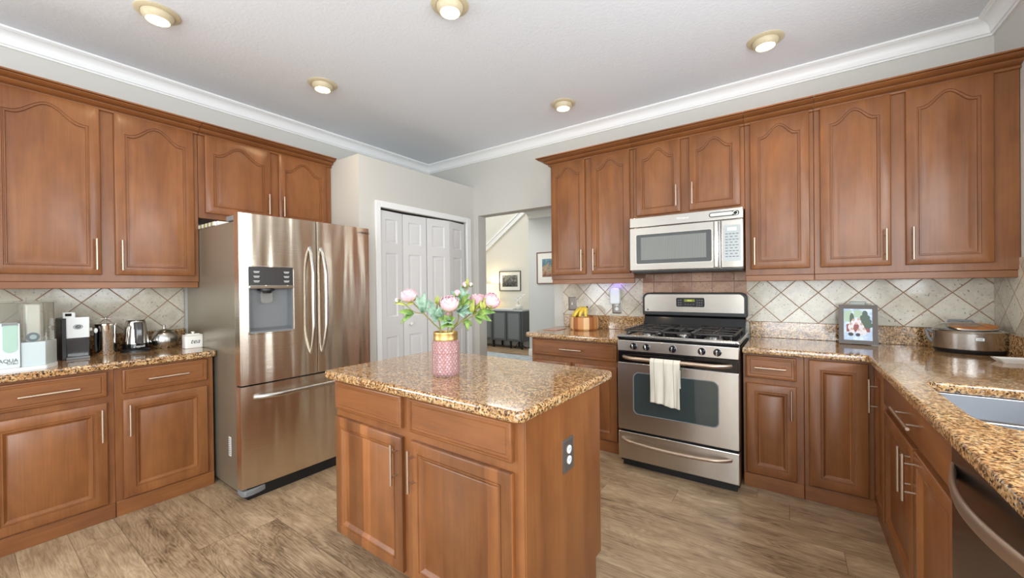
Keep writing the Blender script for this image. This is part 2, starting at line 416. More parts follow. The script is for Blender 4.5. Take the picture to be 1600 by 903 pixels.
# bifold doors
def leaf(parent, p0, p1, knob=None):
    w = (Vector(p1)-Vector(p0)).length; ang = math.atan2(p1[1]-p0[1], p1[0]-p0[0])
    m = MB(); t = .034; H = 2.05; g = .003
    # slab with recessed raised panels on the room side (local -y ... here local x along the leaf)
    def panel(x0, x1, z0, z1):
        rings = []
        for ins, y in ((0, 0), (.006, .006), (.016, .008), (.034, .002), (.04, .002)):
            rings.append([(x0+ins, y, z0+ins), (x1-ins, y, z0+ins), (x1-ins, y, z1-ins), (x0+ins, y, z1-ins)])
        m.loft(rings, (False, True))
    zs = [.012, .15, .86, 1.05, 1.655, 1.75, 1.975, H]
    sx0, sx1 = .07, w-.07
    def front(x0, x1, z0, z1): m.add([(x0, 0, z0), (x1, 0, z0), (x1, 0, z1), (x0, 0, z1)], [(0, 1, 2, 3)])
    front(g, sx0, zs[0], H); front(sx1, w-g, zs[0], H)
    for k in (0, 2, 4, 6): front(sx0, sx1, zs[k], zs[k+1])
    for k in (1, 3, 5): panel(sx0, sx1, zs[k], zs[k+1])
    m.add([(g, t, zs[0]), (w-g, t, zs[0]), (w-g, t, H), (g, t, H), (g, 0, zs[0]), (w-g, 0, zs[0]), (w-g, 0, H), (g, 0, H)],
          [(0, 1, 2, 3), (0, 4, 5, 1), (1, 5, 6, 2), (2, 6, 7, 3), (3, 7, 4, 0)])
    o = obj('door_leaf', m, white_door, parent, recalc=False); o.location = (p0[0], p0[1], 0); o.rotation_euler = (0, 0, ang)
    if knob:
        k = MB().lathe([(.006, 0), (.006, .02), (.016, .026), (.019, .036), (.014, .046), (.0, .048)], (knob, -.0, .965), 20, 'y', sx=1)
        for i, q in enumerate(k.v): k.v[i] = (q[0], -q[1], q[2])
        obj('door_knob', k, white_gloss, o)
d1 = bpy.data.objects.new('door_1', None); COL.objects.link(d1); struct(d1)
d2 = bpy.data.objects.new('door_2', None); COL.objects.link(d2); struct(d2)
XD = CXF-.012
leaf(d1, (XD, 2.298), (XD-.025, 2.583)); leaf(d1, (XD-.025, 2.583), (XD, 2.874), knob=.075)
leaf(d2, (XD, 2.878), (XD+.045, 3.172)); leaf(d2, (XD+.045, 3.172), (XD, 3.462))
# dark track above the doors
struct(obj('trim_2', MB().box(XD-.05, XD-.02, 2.297, 3.473, 2.053, 2.069), black))
struct(obj('wall_closet_inner', MB().box(XW+.01, XW+.03, 2.3, 3.47, .01, 2.06), wall_paint))

# ceiling crown
def crown_prof(z1, proj, h):   # (distance from wall, z)
    b = z1-h
    pts = [(0, b), (.012, b), (.014, b+.010), (.022, b+.013), (.024, b+.020)]
    for k in range(7):
        t = k/6*PI/2; pts.append((.024+(proj-.014-.024)*(1-math.cos(t)), b+.022+(h-.04)*math.sin(t)))
    pts += [(proj-.010, z1-.014), (proj, z1-.012), (proj, z1), (0, z1)]
    return pts
pr = crown_prof(ZC, .085, .098)
m = MB().loft([[(XW+d, ZREAR+d, z) for d, z in pr], [(XW+d, YW-d, z) for d, z in pr]]); struct(obj('trim_3', m, white_trim))
m = MB().loft([[(XW+d, YW-d, z) for d, z in pr], [(XR-d, YW-d, z) for d, z in pr]]); struct(obj('trim_4', m, white_trim))
m = MB().loft([[(XR-d, YW-d, z) for d, z in pr], [(XR-d, ZREAR+d, z) for d, z in pr]]); struct(obj('trim_5', m, white_trim))
# tiled splash areas
struct(obj('trim_6', MB().box(-1.904, -1.095, YW-.008, YW, 1.02, 1.45), tile_nook))
struct(obj('trim_7', MB().box(-.284, XR, YW-.008, YW, .95, 1.45), tile_back))
struct(obj('trim_8', MB().box(-1.095, -.284, YW-.008, YW, .95, 1.5), tile_range))
struct(obj('trim_9', MB().box(XW, XW+.008, -.5, 1.052, .95, 1.45), tile_left))
struct(obj('trim_10', MB().box(XR-.008, XR, 2.3, YW-.008, .95, 1.45), tile_right))

# ------------------------------------------------------------------ hall beyond the opening
m = MB(); m.box(-7.2, -4.1, 7.3, 7.44, 0, 4.4); struct(obj('wall_hall_far', m, hall_paint))
m = MB(); m.box(-4.1, 1.2, 6.4, 6.54, 0, 3.0); m.box(-4.1, -3.98, 6.54, 7.3, 0, 4.4); struct(obj('wall_hall_right', m, hall_grey))
struct(obj('wall_hall_left', MB().box(-7.2, -7.06, YW+.14, 7.3, 0, 4.4), hall_paint))
struct(obj('wall_hall_side', MB().box(1.1, 1.2, YW+.14, 6.4, 0, 3.0), hall_grey))
struct(obj('wall_hall_near', MB().box(-7.2, XW-.1, YW, YW+.14, 0, 4.4), hall_paint))
struct(obj('ceiling_hall', MB().box(-4.1, 1.2, YW+.14, 6.6, 2.71, 2.81).box(-7.2, -4.1, YW, 7.44, 4.4, 4.5).box(-4.1, -3.98, YW, 6.4, 2.81, 4.4).box(XW-.15, -3.98, YW, YW+.14, ZC, 4.4), ceil_paint))
pr2 = crown_prof(2.71, .085, .10)
struct(obj('trim_11', MB().loft([[(-4.1, 6.4-d, z) for d, z in pr2], [(1.1, 6.4-d, z) for d, z in pr2]]), white_trim))
struct(obj('baseboard_hall', MB().box(-4.114, 1.1, 6.385, 6.4, 0, .13).box(-7.06, -4.1, 7.285, 7.3, 0, .13), white_trim, bevel=.003))
# sloping stair trim
m = MB(); s0 = Vector((-6.9, 1.50)); s1 = Vector((-4.15, 3.42)); nrm = Vector((-(s1-s0).y, (s1-s0).x)).normalized()
for off, hw, y in ((0, .055, 7.27), (.05, .018, 7.255), (-.05, .012, 7.262)):
    c0, c1 = s0+nrm*off, s1+nrm*off
    m.prism([tuple(c0-nrm*hw), tuple(c1-nrm*hw), tuple(c1+nrm*hw), tuple(c0+nrm*hw)], 'y', y, 7.3)
struct(obj('trim_12', m, white_trim))
rug_m = two_tone('blue_grey_rug_pile', (150, 160, 166), (186, 194, 198), 12, .9)
tag(obj('area_rug', MB().box(-5.6, -3.3, 4.4, 6.3, .0, .012), rug_m, bevel=.004), 'pale blue-grey rug on the hall floor beyond the opening', 'rug')

# ------------------------------------------------------------------ cabinet builders
def ring_rect(x0, x1, z0, z1, y, A=0.0, N=1):
    pts = [(x0+(x1-x0)*i/N, y, z0) for i in range(N+1)]
    for i in range(N, -1, -1):
        t = abs(2*i/N-1) if N > 1 else 1
        t = min(t/.86, 1.0)
        pts.append((x0+(x1-x0)*i/N, y, z1+A*.5*(1+math.cos(PI*t))-A if A else z1))
    return pts
def strip_cap(mb, ring, N):
    fs = [(i, i+1, 2*N-i, 2*N+1-i) for i in range(N)]
    mb.add(ring, fs)
def door_mb(mb, x0, x1, z0, z1, arch=False, stile=.048, drawer=False, flat=False):
    N = 24 if arch else 1; A = .072 if arch else 0
    if (x1-x0) > .38 and arch: A = .084
    rg = [ring_rect(x0, x1, z0, z1, -.001, 0, N), ring_rect(x0, x1, z0, z1, -.016, 0, N), ring_rect(x0+.002, x1-.002, z0+.002, z1-.002, -.019, 0, N),
          ring_rect(x0+.006, x1-.006, z0+.006, z1-.006, -.021, 0, N)]
    if flat: pass
    elif drawer:
        for ins, y in ((.010, -.021), (.013, -.0155), (.022, -.0150), (.026, -.0185)):
            rg.append(ring_rect(x0+ins, x1-ins, z0+ins, z1-ins, y, 0, 1))
    else:
        top = .042 if arch else stile
        steps = ((0, -.021), (.002, -.0155), (.0065, -.015), (.0085, -.0195), (.013, -.0195), (.0155, -.010), (.021, -.0095), (.046, -.0145)) if arch else \
                ((0, -.021), (.002, -.0165), (.006, -.016), (.008, -.0195), (.012, -.0195), (.024, -.0075), (.028, -.007), (.031, -.0085))
        for ins, y in steps:
            rg.append(ring_rect(x0+stile+ins, x1-stile-ins, z0+stile+ins, z1-top-ins, y, A, N))
    mb.loft(rg, (False, False)); strip_cap(mb, rg[-1], N); strip_cap(mb, rg[0], N)
    return mb
def handle_mb(x, z, L=.185, vert=True, y=-.021, out=.034):
    m = MB()
    if vert:
        m.tube([(x, y-out, z-L/2), (x, y-out, z+L/2)], .006, 14)
        for s in (-1, 1): m.tube([(x, y, z+s*L*.30), (x, y-out, z+s*L*.30)], .0042, 10)
    else:
        m.tube([(x-L/2, y-out, z), (x+L/2, y-out, z)], .006, 14)
        for s in (-1, 1): m.tube([(x+s*L*.30, y, z), (x+s*L*.30, y-out, z)], .0042, 10)
    return m
def add_door(parent, x0, x1, z0, z1, arch=False, side='r', hz=None, mat=None, L=.185, handle=True, stile=.048):
    d = obj('door', door_mb(MB(), x0, x1, z0, z1, arch, stile), mat or wood, parent, angle=30)
    if handle:
        hx = x1-.026 if side == 'r' else x0+.026
        obj('handle', handle_mb(hx, hz, L), nickel, d)
    return d
def add_drawer(parent, x0, x1, z0, z1, handle=True, L=.2, mat=None, name='drawer'):
    d = obj(name, door_mb(MB(), x0, x1, z0, z1, drawer=True), mat or wood_h, parent, angle=30)
    if handle: obj('handle', handle_mb((x0+x1)/2, (z0+z1)/2, L, False), nickel, d)
    return d
Zd0, Zd1, Zr0, Zr1 = .097, .682, .719, .860
ZUB, ZUT = 1.385, 2.462          # upper boxes
def crown_part(parent, x0, x1, z0, ends=(False, False), proj=.105, ext=0):
    # wooden cornice on the front of an upper cabinet, local frame, mitred where an end is free
    pf = [(0, 0), (.014, 0), (.018, .004), (.018, .010), (.011, .013), (.011, .017), (.026, .020), (.040, .026), (.050, .034), (.050, .038), (.043, .040), (.043, .043), (.066, .046), (.084, .050), (.094, .056), (.094, .059), (.087, .060), (.087, .062), (.105, .064), (.105, .072), (0, .072)]
    m = MB(); e0 = 1 if ends[0] else 0; e1 = 1 if ends[1] else 0
    m.loft([[(x0-d*e0, -d, z0+z) for d, z in pf], [(x1+d*e1, -d, z0+z) for d, z in pf]])
    if e0: m.loft([[(x0-d, -d, z0+z) for d, z in pf], [(x0-d, .325, z0+z) for d, z in pf]])
    if e1: m.loft([[(x1+d, -d, z0+z) for d, z in pf], [(x1+d, .325, z0+z) for d, z in pf]])
    return obj('cornice', m, wood_h, parent, angle=50)
def upper(label, loc, rz, w, depth, zb, doors, group=None, ends=(False, False), rail=True, railx=None):
    t = thing('wall_cabinet', label, 'cabinet', loc, rz, group)     # loc z = underside
    H = 2.488-zb
    obj('cabinet_body', MB().box(0, w, 0, depth, 0, H), wood, t, bevel=.0015)
    for (x0, x1, side) in doors:
        zz0 = (1.427 if zb < 1.6 else 1.892)-zb; zz1 = 2.460-zb
        add_door(t, x0, x1, zz0, zz1, True, side, zz0+.03+.095, L=.19 if zb < 1.6 else .165)
    if rail:
        a0, a1 = railx or (0, w)
        obj('light_rail', MB().box(a0, a1, .012, .034, -.042, 0), wood_h, t, bevel=.003)
    crown_part(t, 0, w, 2.452-zb, ends)
    return t

# upper cabinets on the left wall (local x -> world +y, front -> world +x)
U = 90
upper('wide arched-door wall cabinet at the photo left edge beside the tall end door', (XU, -.44, ZUB), U, .56-.02+.0, .33, ZUB, [(.03, .50, 'l')])
upper('two-door arched wall cabinet above the kettle and coffee maker', (XU, .105, ZUB), U, .948, .33, ZUB, [(.022, .449, 'r'), (.511, .922, 'l')], ends=(False, False))
upper('short two-door arched wall cabinet above the refrigerator', (XU, 1.056, 1.852), U, 1.02, .33, 1.852, [(.039, .488, 'r'), (.552, .965, 'l')], rail=False)
# upper cabinets on the back wall
upper('narrow two-door wall cabinet left of the microwave, above the banana bowl', (-1.853, YU, ZUB), 0, .783, .33, ZUB, [(.012, .353, 'r'), (.415, .757, 'l')], ends=(True, False), railx=(.0, .783))
upper('short two-door wall cabinet above the microwave', (-1.068, YU, 1.862), 0, .80, .33, 1.862, [(.028, .371, 'r'), (.434, .775, 'l')], rail=False)
upper('single arched-door wall cabinet just right of the microwave', (-.266, YU, ZUB), 0, .392, .33, ZUB, [(.033, .370, 'l')])
upper('wide two-door wall cabinet in the right corner above the photo frame', (.128, YU, ZUB), 0, .874, .33, ZUB, [(.031, .369, 'r'), (.433, .780, 'l')])

# base cabinets
def base_box(t, w, depth=.585, zt=.872, mat=None, toe=True):
    obj('cabinet_body', MB().box(0, w, 0, depth, 0, zt), mat or wood, t, bevel=.0015)
    if toe: obj('plinth', MB().box(0.001, w-.001, -.006, 0, 0, .088), wood_h, t, bevel=.002)
t = thing('base_cabinet', 'base cabinet at the photo left edge under the water purifier', 'cabinet', (XL, -.45, 0), U)
base_box(t, .51); add_drawer(t, .03, .48, Zr0, Zr1); add_door(t, .03, .48, Zd0, Zd1, False, 'l', .59)
t = thing('base_cabinet', 'base cabinet under the coffee maker with handle on its right stile', 'cabinet', (XL, .062, 0), U)
base_box(t, .491); add_drawer(t, .022, .460, Zr0, Zr1, L=.215); add_door(t, .022, .460, Zd0, Zd1, False, 'r', .56, stile=.052)
t = thing('base_cabinet', 'base cabinet beside the refrigerator under the kettle and tea canister', 'cabinet', (XL, .554, 0), U)
base_box(t, .484); add_drawer(t, .032, .448, Zr0, Zr1, L=.2); add_door(t, .032, .448, Zd0, Zd1, False, 'l', .56, stile=.052)
t = thing('base_cabinet', 'two-door base cabinet left of the stove under the banana bowl', 'cabinet', (-1.905, YB, 0), 0)
base_box(t, .848); add_drawer(t, .015, .79, Zr0+.005, Zr1, L=.2)
add_door(t, .03, .395, Zd0, Zd1, False, 'r', .59); add_door(t, .43, .79, Zd0, Zd1, False, 'l', .59)
t = thing('base_cabinet', 'narrow drawer-and-door base cabinet right of the stove', 'cabinet', (-.262, YB, 0), 0)
base_box(t, .322); add_drawer(t, .0165, .286, Zr0, Zr1, L=.165); add_door(t, .0165, .286, Zd0, Zd1, False, 'r', .575)
t = thing('corner_cabinet', 'corner base cabinet with a folding two-panel door below the photo frame', 'cabinet', (.062, YB, 0), 0)
cx = XS-.062
m = MB(); m.prism([(0, 0), (cx, 0), (cx, -.305), (.93, -.305), (.93, .585), (0, .585)], 'z', 0, .872); obj('cabinet_body', m, wood, t, bevel=.0015)
obj('plinth', MB().box(.001, cx-.001, -.006, 0, 0, .088).box(cx-.006, cx, -.304, -.008, 0, .088), wood_h, t, bevel=.002)
add_door(t, .022, .295, Zd0, Zr1, False, 'r', .6, handle=False, stile=.055)
d = obj('door', door_mb(MB(), 0, .258, 0, Zr1-Zd0, False, .05), wood, t, loc=(cx, -.030, Zd0), rot=(0, 0, -PI/2))
obj('handle', handle_mb(.122, .71-Zd0, .18), nickel, d)
RZ = -90
t = thing('sink_cabinet', 'base cabinet under the stainless sink with a false front and two doors', 'cabinet', (XS, 2.708, 0), RZ)
obj('cabinet_body', MB().box(0, 1.066, 0, .585, 0, .60).box(0, 1.066, 0, .018, .60, .872).box(0, .018, .018, .585, .60, .872).box(1.048, 1.066, .018, .585, .60, .872), wood, t)
obj('plinth', MB().box(0.001, 1.065, -.006, 0, 0, .088), wood_h, t, bevel=.002)

fp = obj('false_front', door_mb(MB(), .012, 1.056, Zr0-.004, Zr1+.005, flat=True), wood_h, t); obj('handle', handle_mb(.595, .80, .30, False, out=.04), nickel, fp)
add_door(t, .012, .572, Zd0, Zd1, False, 'r', .585, L=.18); add_door(t, .600, 1.056, Zd0, Zd1, False, 'l', .583, L=.18)
t = thing('base_cabinet', 'end base cabinet nearest the camera past the dishwasher', 'cabinet', (XS, 1.026, 0), RZ)
base_box(t, .46); add_drawer(t, .02, .44, Zr0, Zr1); add_door(t, .02, .44, Zd0, Zd1, False, 'l', .59)

# dishwasher
t = thing('dishwasher', 'dark stainless dishwasher with a curved bar handle, under the right counter', 'dishwasher', (XS, 1.638, 0), RZ)
obj('body', MB().box(.002, .606, .0, .57, .0, .868), black, t)
obj('kick_plate', MB().box(.004, .604, -.012, -.001, .0, .09), black, t, bevel=.002)
d = obj('door', MB().box(.004, .604, -.028, -.001, .095, .866), steel_dark, t, bevel=.005, seg=3)
m = MB(); pts = []
for k in range(25):
    u = k/24; pts.append((.006+.596*u, -.024-.050*math.sin(PI*u), .797))
rings = []
for i, q in enumerate(pts):
    d0 = Vector(pts[min(i+1, 24)])-Vector(pts[max(i-1, 0)]); d0.normalize(); nn = Vector((d0.y, -d0.x, 0))
    rings.append([tuple(Vector(q)+nn*(.007*math.cos(t_))+Vector((0, 0, .020*math.sin(t_)))) for t_ in [2*PI*j/14 for j in range(14)]])
m.loft(rings); obj('handle', m, nickel, d)

# ------------------------------------------------------------------ countertops
def slab(name, outline, parent, z0=.874, z1=.914, hole=None, bev=.009, rad=.0):
    cu = bpy.data.curves.new(name, 'CURVE'); cu.dimensions = '2D'; cu.fill_mode = 'BOTH'
    for pts in [outline]+([hole] if hole else []):
        sp = cu.splines.new('POLY'); sp.points.add(len(pts)-1); sp.use_cyclic_u = True
        for q, pt in zip(pts, sp.points): pt.co = (q[0], q[1], 0, 1)
    th = (z1-z0)/2; cu.extrude = th-bev; cu.bevel_depth = bev; cu.bevel_resolution = 3; cu.offset = -bev
    tmp = bpy.data.objects.new('tmp', cu); COL.objects.link(tmp)
    me = bpy.data.meshes.new_from_object(tmp.evaluated_get(bpy.context.evaluated_depsgraph_get())); bpy.data.objects.remove(tmp)
    me.name = name; me.materials.clear(); me.materials.append(granite)
    me.shade_smooth(); me.set_sharp_from_angle(angle=math.radians(30))
    o = bpy.data.objects.new(name, me); COL.objects.link(o); o.parent = parent; o.location = (0, 0, (z0+z1)/2); return o
def rounded(poly, rads, n=6):
    out = []; N = len(poly)
    for i in range(N):
        q = Vector(poly[i]); a_ = (Vector(poly[i-1])-q); b_ = (Vector(poly[(i+1) % N])-q); rd = rads[i]
        if rd <= 0: out.append(tuple(q)); continue
        p0 = q+a_.normalized()*rd; p1 = q+b_.normalized()*rd
        for k in range(n+1):
            u = k/n; out.append(tuple(p0*(1-u)**2+q*2*u*(1-u)+p1*u*u))
    return out
ct = thing('countertop', 'left-wall golden granite countertop carrying the small appliances', 'countertop')
slab('slab', rounded([(XW, -.46), (-3.198, -.46), (-3.198, 1.052), (XW, 1.052)], [0, 0, .03, 0]), ct)
obj('backsplash', MB().box(XW+.001, XW+.026, -.46, 1.052, .914, 1.030), granite, ct, bevel=.003)
ct = thing('countertop', 'short granite countertop left of the stove under the banana bowl', 'countertop')
slab('slab', rounded([(-1.955, 2.972), (-1.052, 2.972), (-1.052, YW-.009), (-1.955, YW-.009)], [.03, 0, 0, 0]), ct)
obj('backsplash', MB().box(-1.885, -1.052, YW-.034, YW-.009, .914, 1.040), granite, ct, bevel=.003)
ct = thing('countertop', 'L-shaped granite countertop around the sink, right of the stove', 'countertop')
hole = rounded([(.450, 1.685), (.860, 1.685), (.860, 2.315), (.450, 2.315)], [.13, .10, .08, .06], 8)
slab('slab', rounded([(-.262, 2.972), (.352, 2.972), (.352, .55), (XR-.009, .55), (XR-.009, YW-.009), (-.262, YW-.009)], [0, .025, .03, 0, 0, 0]), ct, hole=hole)
obj('backsplash', MB().box(-.262, XR-.034, YW-.034, YW-.009, .914, 1.035).box(XR-.034, XR-.009, .55, YW-.034, .914, 1.035), granite, ct, bevel=.003)
# sink
t = thing('kitchen_sink', 'double-bowl stainless undermount sink set in the right counter', 'sink', (0, 0, 0))
def bowl(x0, x1, y0, y1, rads, zb):
    rg = []
    for ins, z in ((-.016, .873), (-.002, .873), (0, .871), (.003, .80), (.012, zb+.03), (.035, zb+.006), (.07, zb), (.13, zb-.002)):
        P = rounded([(x0+ins, y0+ins), (x1-ins, y0+ins), (x1-ins, y1-ins), (x0+ins, y1-ins)], [max(q-ins*.5, .01) for q in rads], 6)
        rg.append([(q[0], q[1], z) for q in P])
    return MB().loft(rg, (False, True))
brush = plain('satin_sink_steel', (196, 200, 206), .3, .9)
b1 = obj('bowl', bowl(.452, .858, 1.945, 2.313, [.05, .05, .08, .06], .69), brush, t)
b2 = obj('bowl', bowl(.452, .858, 1.687, 1.905, [.125, .09, .05, .05], .69), brush, t)
for (bx, by, bo) in ((.66, 2.13, b1), (.67, 1.80, b2)):
    obj('drain', MB().lathe([(.0, .0), (.03, .0), (.044, .004), (.044, .0065), (.0, .0065)], (bx, by, .688), 24), chrome, bo)

# ------------------------------------------------------------------ island
IX, IY, IR = -.758, 1.0727, -.99
t = thing('kitchen_island', 'cherry wood island base with two doors standing on the plank floor', 'island', (IX, IY, 0), IR)
x0, x1 = -1.150, .012; yf = .047; yb = .655
m = MB(); m.box(x0+.004, x1, yf, yb, .09, .872); m.box(x0+.004, x1, yf+.07, yb-.055, 0, .09); obj('cabinet_body', m, wood, t, bevel=.0015)
obj('side_panel', MB().prism([(yf+.07, 0), (yb-.052, 0), (yb-.052, .095), (yb+.004, .095), (yb+.004, .871), (yf+.002, .871), (yf+.002, .09), (yf+.07, .09)], 'x', x1, x1+.006), wood, t, bevel=.001)
t.children[0].data.materials[0] = wood
def shift(o, dy): 
    o.location.y = dy; return o
for nm, args in (('drawer', (-1.131, -.616, Zr0, Zr1)), ('drawer', (-.560, -.0275, Zr0, Zr1))):
    shift(add_drawer(t, *args, handle=False), yf)
shift(add_door(t, -1.131, -.614, Zd0, Zd1, False, 'r', .57, mat=wood_isl, L=.175, stile=.044), yf)
shift(add_door(t, -.5547, -.0275, Zd0, Zd1, False, 'l', .57, mat=wood_isl, L=.175, stile=.044), yf)
# outlet on the island side
def outlet(label, loc, rz, w=.078, h=.128, switch=False, toggle=None, plate=pewter, duplex=True):
    o = thing('wall_outlet' if duplex else 'light_switch', label, 'outlet' if duplex else 'switch', loc, rz)
    pl = MB(); P0 = rrect(-w/2, w/2, -h/2, h/2, .004, 3); P1 = rrect(-w/2+.006, w/2-.006, -h/2+.006, h/2-.006, .003, 3); P2 = rrect(-w/2+.014, w/2-.014, -h/2+.014, h/2-.014, .003, 3)
    pl.loft([[(q[0], 0, q[1]) for q in P0], [(q[0], -.003, q[1]) for q in P0], [(q[0], -.006, q[1]) for q in P1], [(q[0], -.0062, q[1]) for q in P2], [(q[0], -.005, q[1]) for q in P2]])
    obj('plate', pl, plate, o)
    if duplex:
        for s in (-1, 1):
            f = MB().lathe([(.0165, -.005), (.0165, -.008), (.015, -.0085), (0, -.0085)], (0, 0, s*.021), 20, 'y')
            r_ = obj('receptacle', f, white_plastic, o)
            obj('slot', MB().box(-.0065, -.0045, -.0089, -.0083, s*.021-.002, s*.021+.007).box(.0045, .0065, -.0089, -.0083, s*.021-.001, s*.021+.006), ink, r_)
    else:
        obj('toggle', MB().box(-.004, .004, -.017, -.005, -.003, .009).box(-.006, .006, -.0075, -.005, -.013, .013), white_plastic, o, bevel=.001)
    return o
sidep = Matrix.Rotation(math.radians(IR), 4, 'Z') @ Vector((x1+.006, .348, 0))
o = outlet('pewter outlet with two white sockets on the right side of the island', (IX+sidep.x, IY+sidep.y, .652), 90+IR, .088, .132)
ct = thing('countertop', 'polished golden granite top of the island under the pink vase', 'countertop', (IX, IY, 0), IR)
slab('slab', rounded([(-1.172, -.012), (.042, -.012), (.042, .772), (-1.172, .772)], [.035]*4), ct, bev=.012)

# ------------------------------------------------------------------ refrigerator (local x -> +y world, front -> +x)
t = thing('refrigerator', 'stainless french-door refrigerator with ice dispenser against the left wall', 'refrigerator', (-2.80, 1.040, 0), U)
FW = .935
obj('body', MB().box(.015, FW-.004, .085, .985, .03, 1.765), fridge_side, t, bevel=.006, seg=3)
obj('hinge_cover', MB().box(.004, .10, .03, .20, 1.766, 1.80).box(FW-.1, FW-.004, .03, .20, 1.766, 1.80), grey_plastic, t, bevel=.006)
obj('gasket', MB().box(.012, FW-.012, .072, .085, .07, 1.76), black, t)
def bowed(x0, x1, z0, z1, bow=.012, hole=None, N=14):
    # door panel whose face bows gently outward
    m = MB(); xc = FW/2
    prof = lambda x: -bow*(1-((x-xc)/(FW/2))**2)
    rr = .012; xs = [x0+(x1-x0)*i/N for i in range(N+1)]
    poly = [(x0, .07)]+[(x0, prof(x0)+rr), (x0+rr*.3, prof(x0)+rr*.3)]+[(x, prof(x)) for x in xs[1:-1]]+[(x1-rr*.3, prof(x1)+rr*.3), (x1, prof(x1)+rr), (x1, .07)]
    m.prism(poly, 'z', z0, z1); return m
GAP = .003; XM = .487
def plate_hole(x0, x1, z0, z1, hx0, hx1, hz0, hz1):
    # left door: built from four slabs around the dispenser opening, one mesh
    m = MB()
    for (a0, a1, c0, c1) in ((x0, x1, z0, hz0), (x0, x1, hz1, z1), (x0, hx0, hz0, hz1), (hx1, x1, hz0, hz1)):
        n = 10; xc = FW/2; bow = .012
        prof = lambda x: -bow*(1-((x-xc)/(FW/2))**2)
        poly = [(a0, .07)]+[(a0+(a1-a0)*i/n, prof(a0+(a1-a0)*i/n)) for i in range(n+1)]+[(a1, .07)]
        m.prism(poly, 'z', c0, c1)
    return m
HX0, HX1, HZ0, HZ1 = .052, .320, 1.045, 1.470
ld = obj('left_door', plate_hole(0, XM-GAP, .722, 1.806, HX0, HX1, HZ0, HZ1), steel_fridge, t)
rd = obj('right_door', bowed(XM+GAP, FW, .722, 1.806), steel_fridge, t)
fd = obj('freezer_drawer', bowed(0, FW, .072, .712), steel_fridge, t)
# dispenser
cav = MB()
cav.box(HX0, HX1, .055, .068, HZ0, 1.34); cav.box(HX0, HX0+.004, -.008, .06, HZ0, 1.34); cav.box(HX1-.004, HX1, -.008, .06, HZ0, 1.34)
cav.prism([(-.010, HZ0), (.06, HZ0), (.06, HZ0+.03), (-.004, HZ0+.012), (-.010, HZ0+.012)], 'x', HX0, HX1)
dd = obj('dispenser', cav, [grey_plastic], ld)
obj('control_panel', MB().prism(rrect(HX0, HX1, 1.352, HZ1, [.002, .002, .018, .018]), 'y', -.013, .06), plain('charcoal_panel', (62, 60, 60), .2), dd)
obj('trim_band', MB().box(HX0-.001, HX1+.001, -.018, .03, 1.33, 1.351), chrome, dd, bevel=.003)
obj('nozzle', MB().lathe([(.0, 0), (.030, 0), (.034, .012), (.05, .016), (.05, .03), (0, .03)], (.165, .025, 1.30), 20), black, dd)
obj('paddle', MB().prism(rrect(.128, .198, 1.235, 1.318, [.02, .02, .004, .004]), 'y', .008, .02), clear_plastic, dd, bevel=.003)
obj('bezel', MB().loft([[(q[0], -.0135, q[1]) for q in rrect(HX0-.004, HX1+.004, HZ0-.004, HZ1+.004, .02)], [(q[0], -.0125, q[1]) for q in rrect(HX0-.007, HX1+.007, HZ0-.007, HZ1+.007, .022)], [(q[0], -.002, q[1]) for q in rrect(HX0-.007, HX1+.007, HZ0-.007, HZ1+.007, .022)], [(q[0], -.002, q[1]) for q in rrect(HX0-.004, HX1+.004, HZ0-.004, HZ1+.004, .02)], [(q[0], -.0135, q[1]) for q in rrect(HX0-.004, HX1+.004, HZ0-.004, HZ1+.004, .02)]], (False, False)), steel_plain, dd)
mk = MB()
for sx in (.094, .278):
    for z in (1.438, 1.408, 1.378):
        mk.box(sx-.018, sx+.018, -.0136, -.0128, z, z+.003); mk.box(sx-.014, sx+.014, -.0136, -.0128, z-.007, z-.0045)
obj('lettering', mk, white_ink, dd)
def arc_handle(x, z0, z1, out, name='handle', lean=.0):
    pts = []
    for k in range(21):
        u = k/20; pts.append((x+lean*math.sin(PI*u), -.012-out*min(1.0, math.sin(PI*u)*1.5)**.75 if 0 < u < 1 else -.008, z0+(z1-z0)*u))
    m = MB(); rings = []
    for i, q in enumerate(pts):
        d0 = (Vector(pts[min(i+1, 20)])-Vector(pts[max(i-1, 0)])).normalized(); nn = Vector((0, -d0.z, d0.y))
        rings.append([tuple(Vector(q)+nn*(.009*math.cos(t_))+Vector((.012*math.sin(t_), 0, 0))) for t_ in [2*PI*j/14 for j in range(14)]])
    return m.loft(rings)
obj('handle', arc_handle(.440, .868, 1.620, .052, lean=-.006), steel_plain, ld)
obj('handle', arc_handle(.524, .868, 1.620, .052, lean=.006), steel_plain, rd)
m = MB(); rings = []
pts = [(.075+.80*k/24, -.012-.05*min(1.0, math.sin(PI*k/24)*2.2)**.7 if 0 < k < 24 else -.008, .640) for k in range(25)]
for i, q in enumerate(pts):
    d0 = (Vector(pts[min(i+1, 24)])-Vector(pts[max(i-1, 0)])).normalized(); nn = Vector((d0.y, -d0.x, 0))
    rings.append([tuple(Vector(q)+nn*(.009*math.cos(t_))+Vector((0, 0, .015*math.sin(t_)))) for t_ in [2*PI*j/14 for j in range(14)]])
obj('handle', m.loft(rings), steel_plain, fd)
obj('kick_grille', MB().prism([(.0, .0), (.10, .0), (.10, .068), (.0, .068)], 'x', .03, FW-.03), black, t)
pl = [(.0, .075), (.0, .0), (.012, -.018), (.05, -.022), (.10, -.014), (.16, .012), (.20, .02), (.20, .075)]
obj('foot_cover', MB().prism(pl, 'z', .028, .064), grey_plastic, t, bevel=.006, seg=3); obj('foot_cover', MB().prism([(FW-q[0], q[1]) for q in pl], 'z', .028, .064), grey_plastic, t, bevel=.006, seg=3) 
m = MB()
for fx in (.05, FW-.05):
    for fy in (.12, .8): m.lathe([(.018, 0), (.018, .035)], (fx, fy, 0), 14)
obj('levelling_feet', m, black, t)
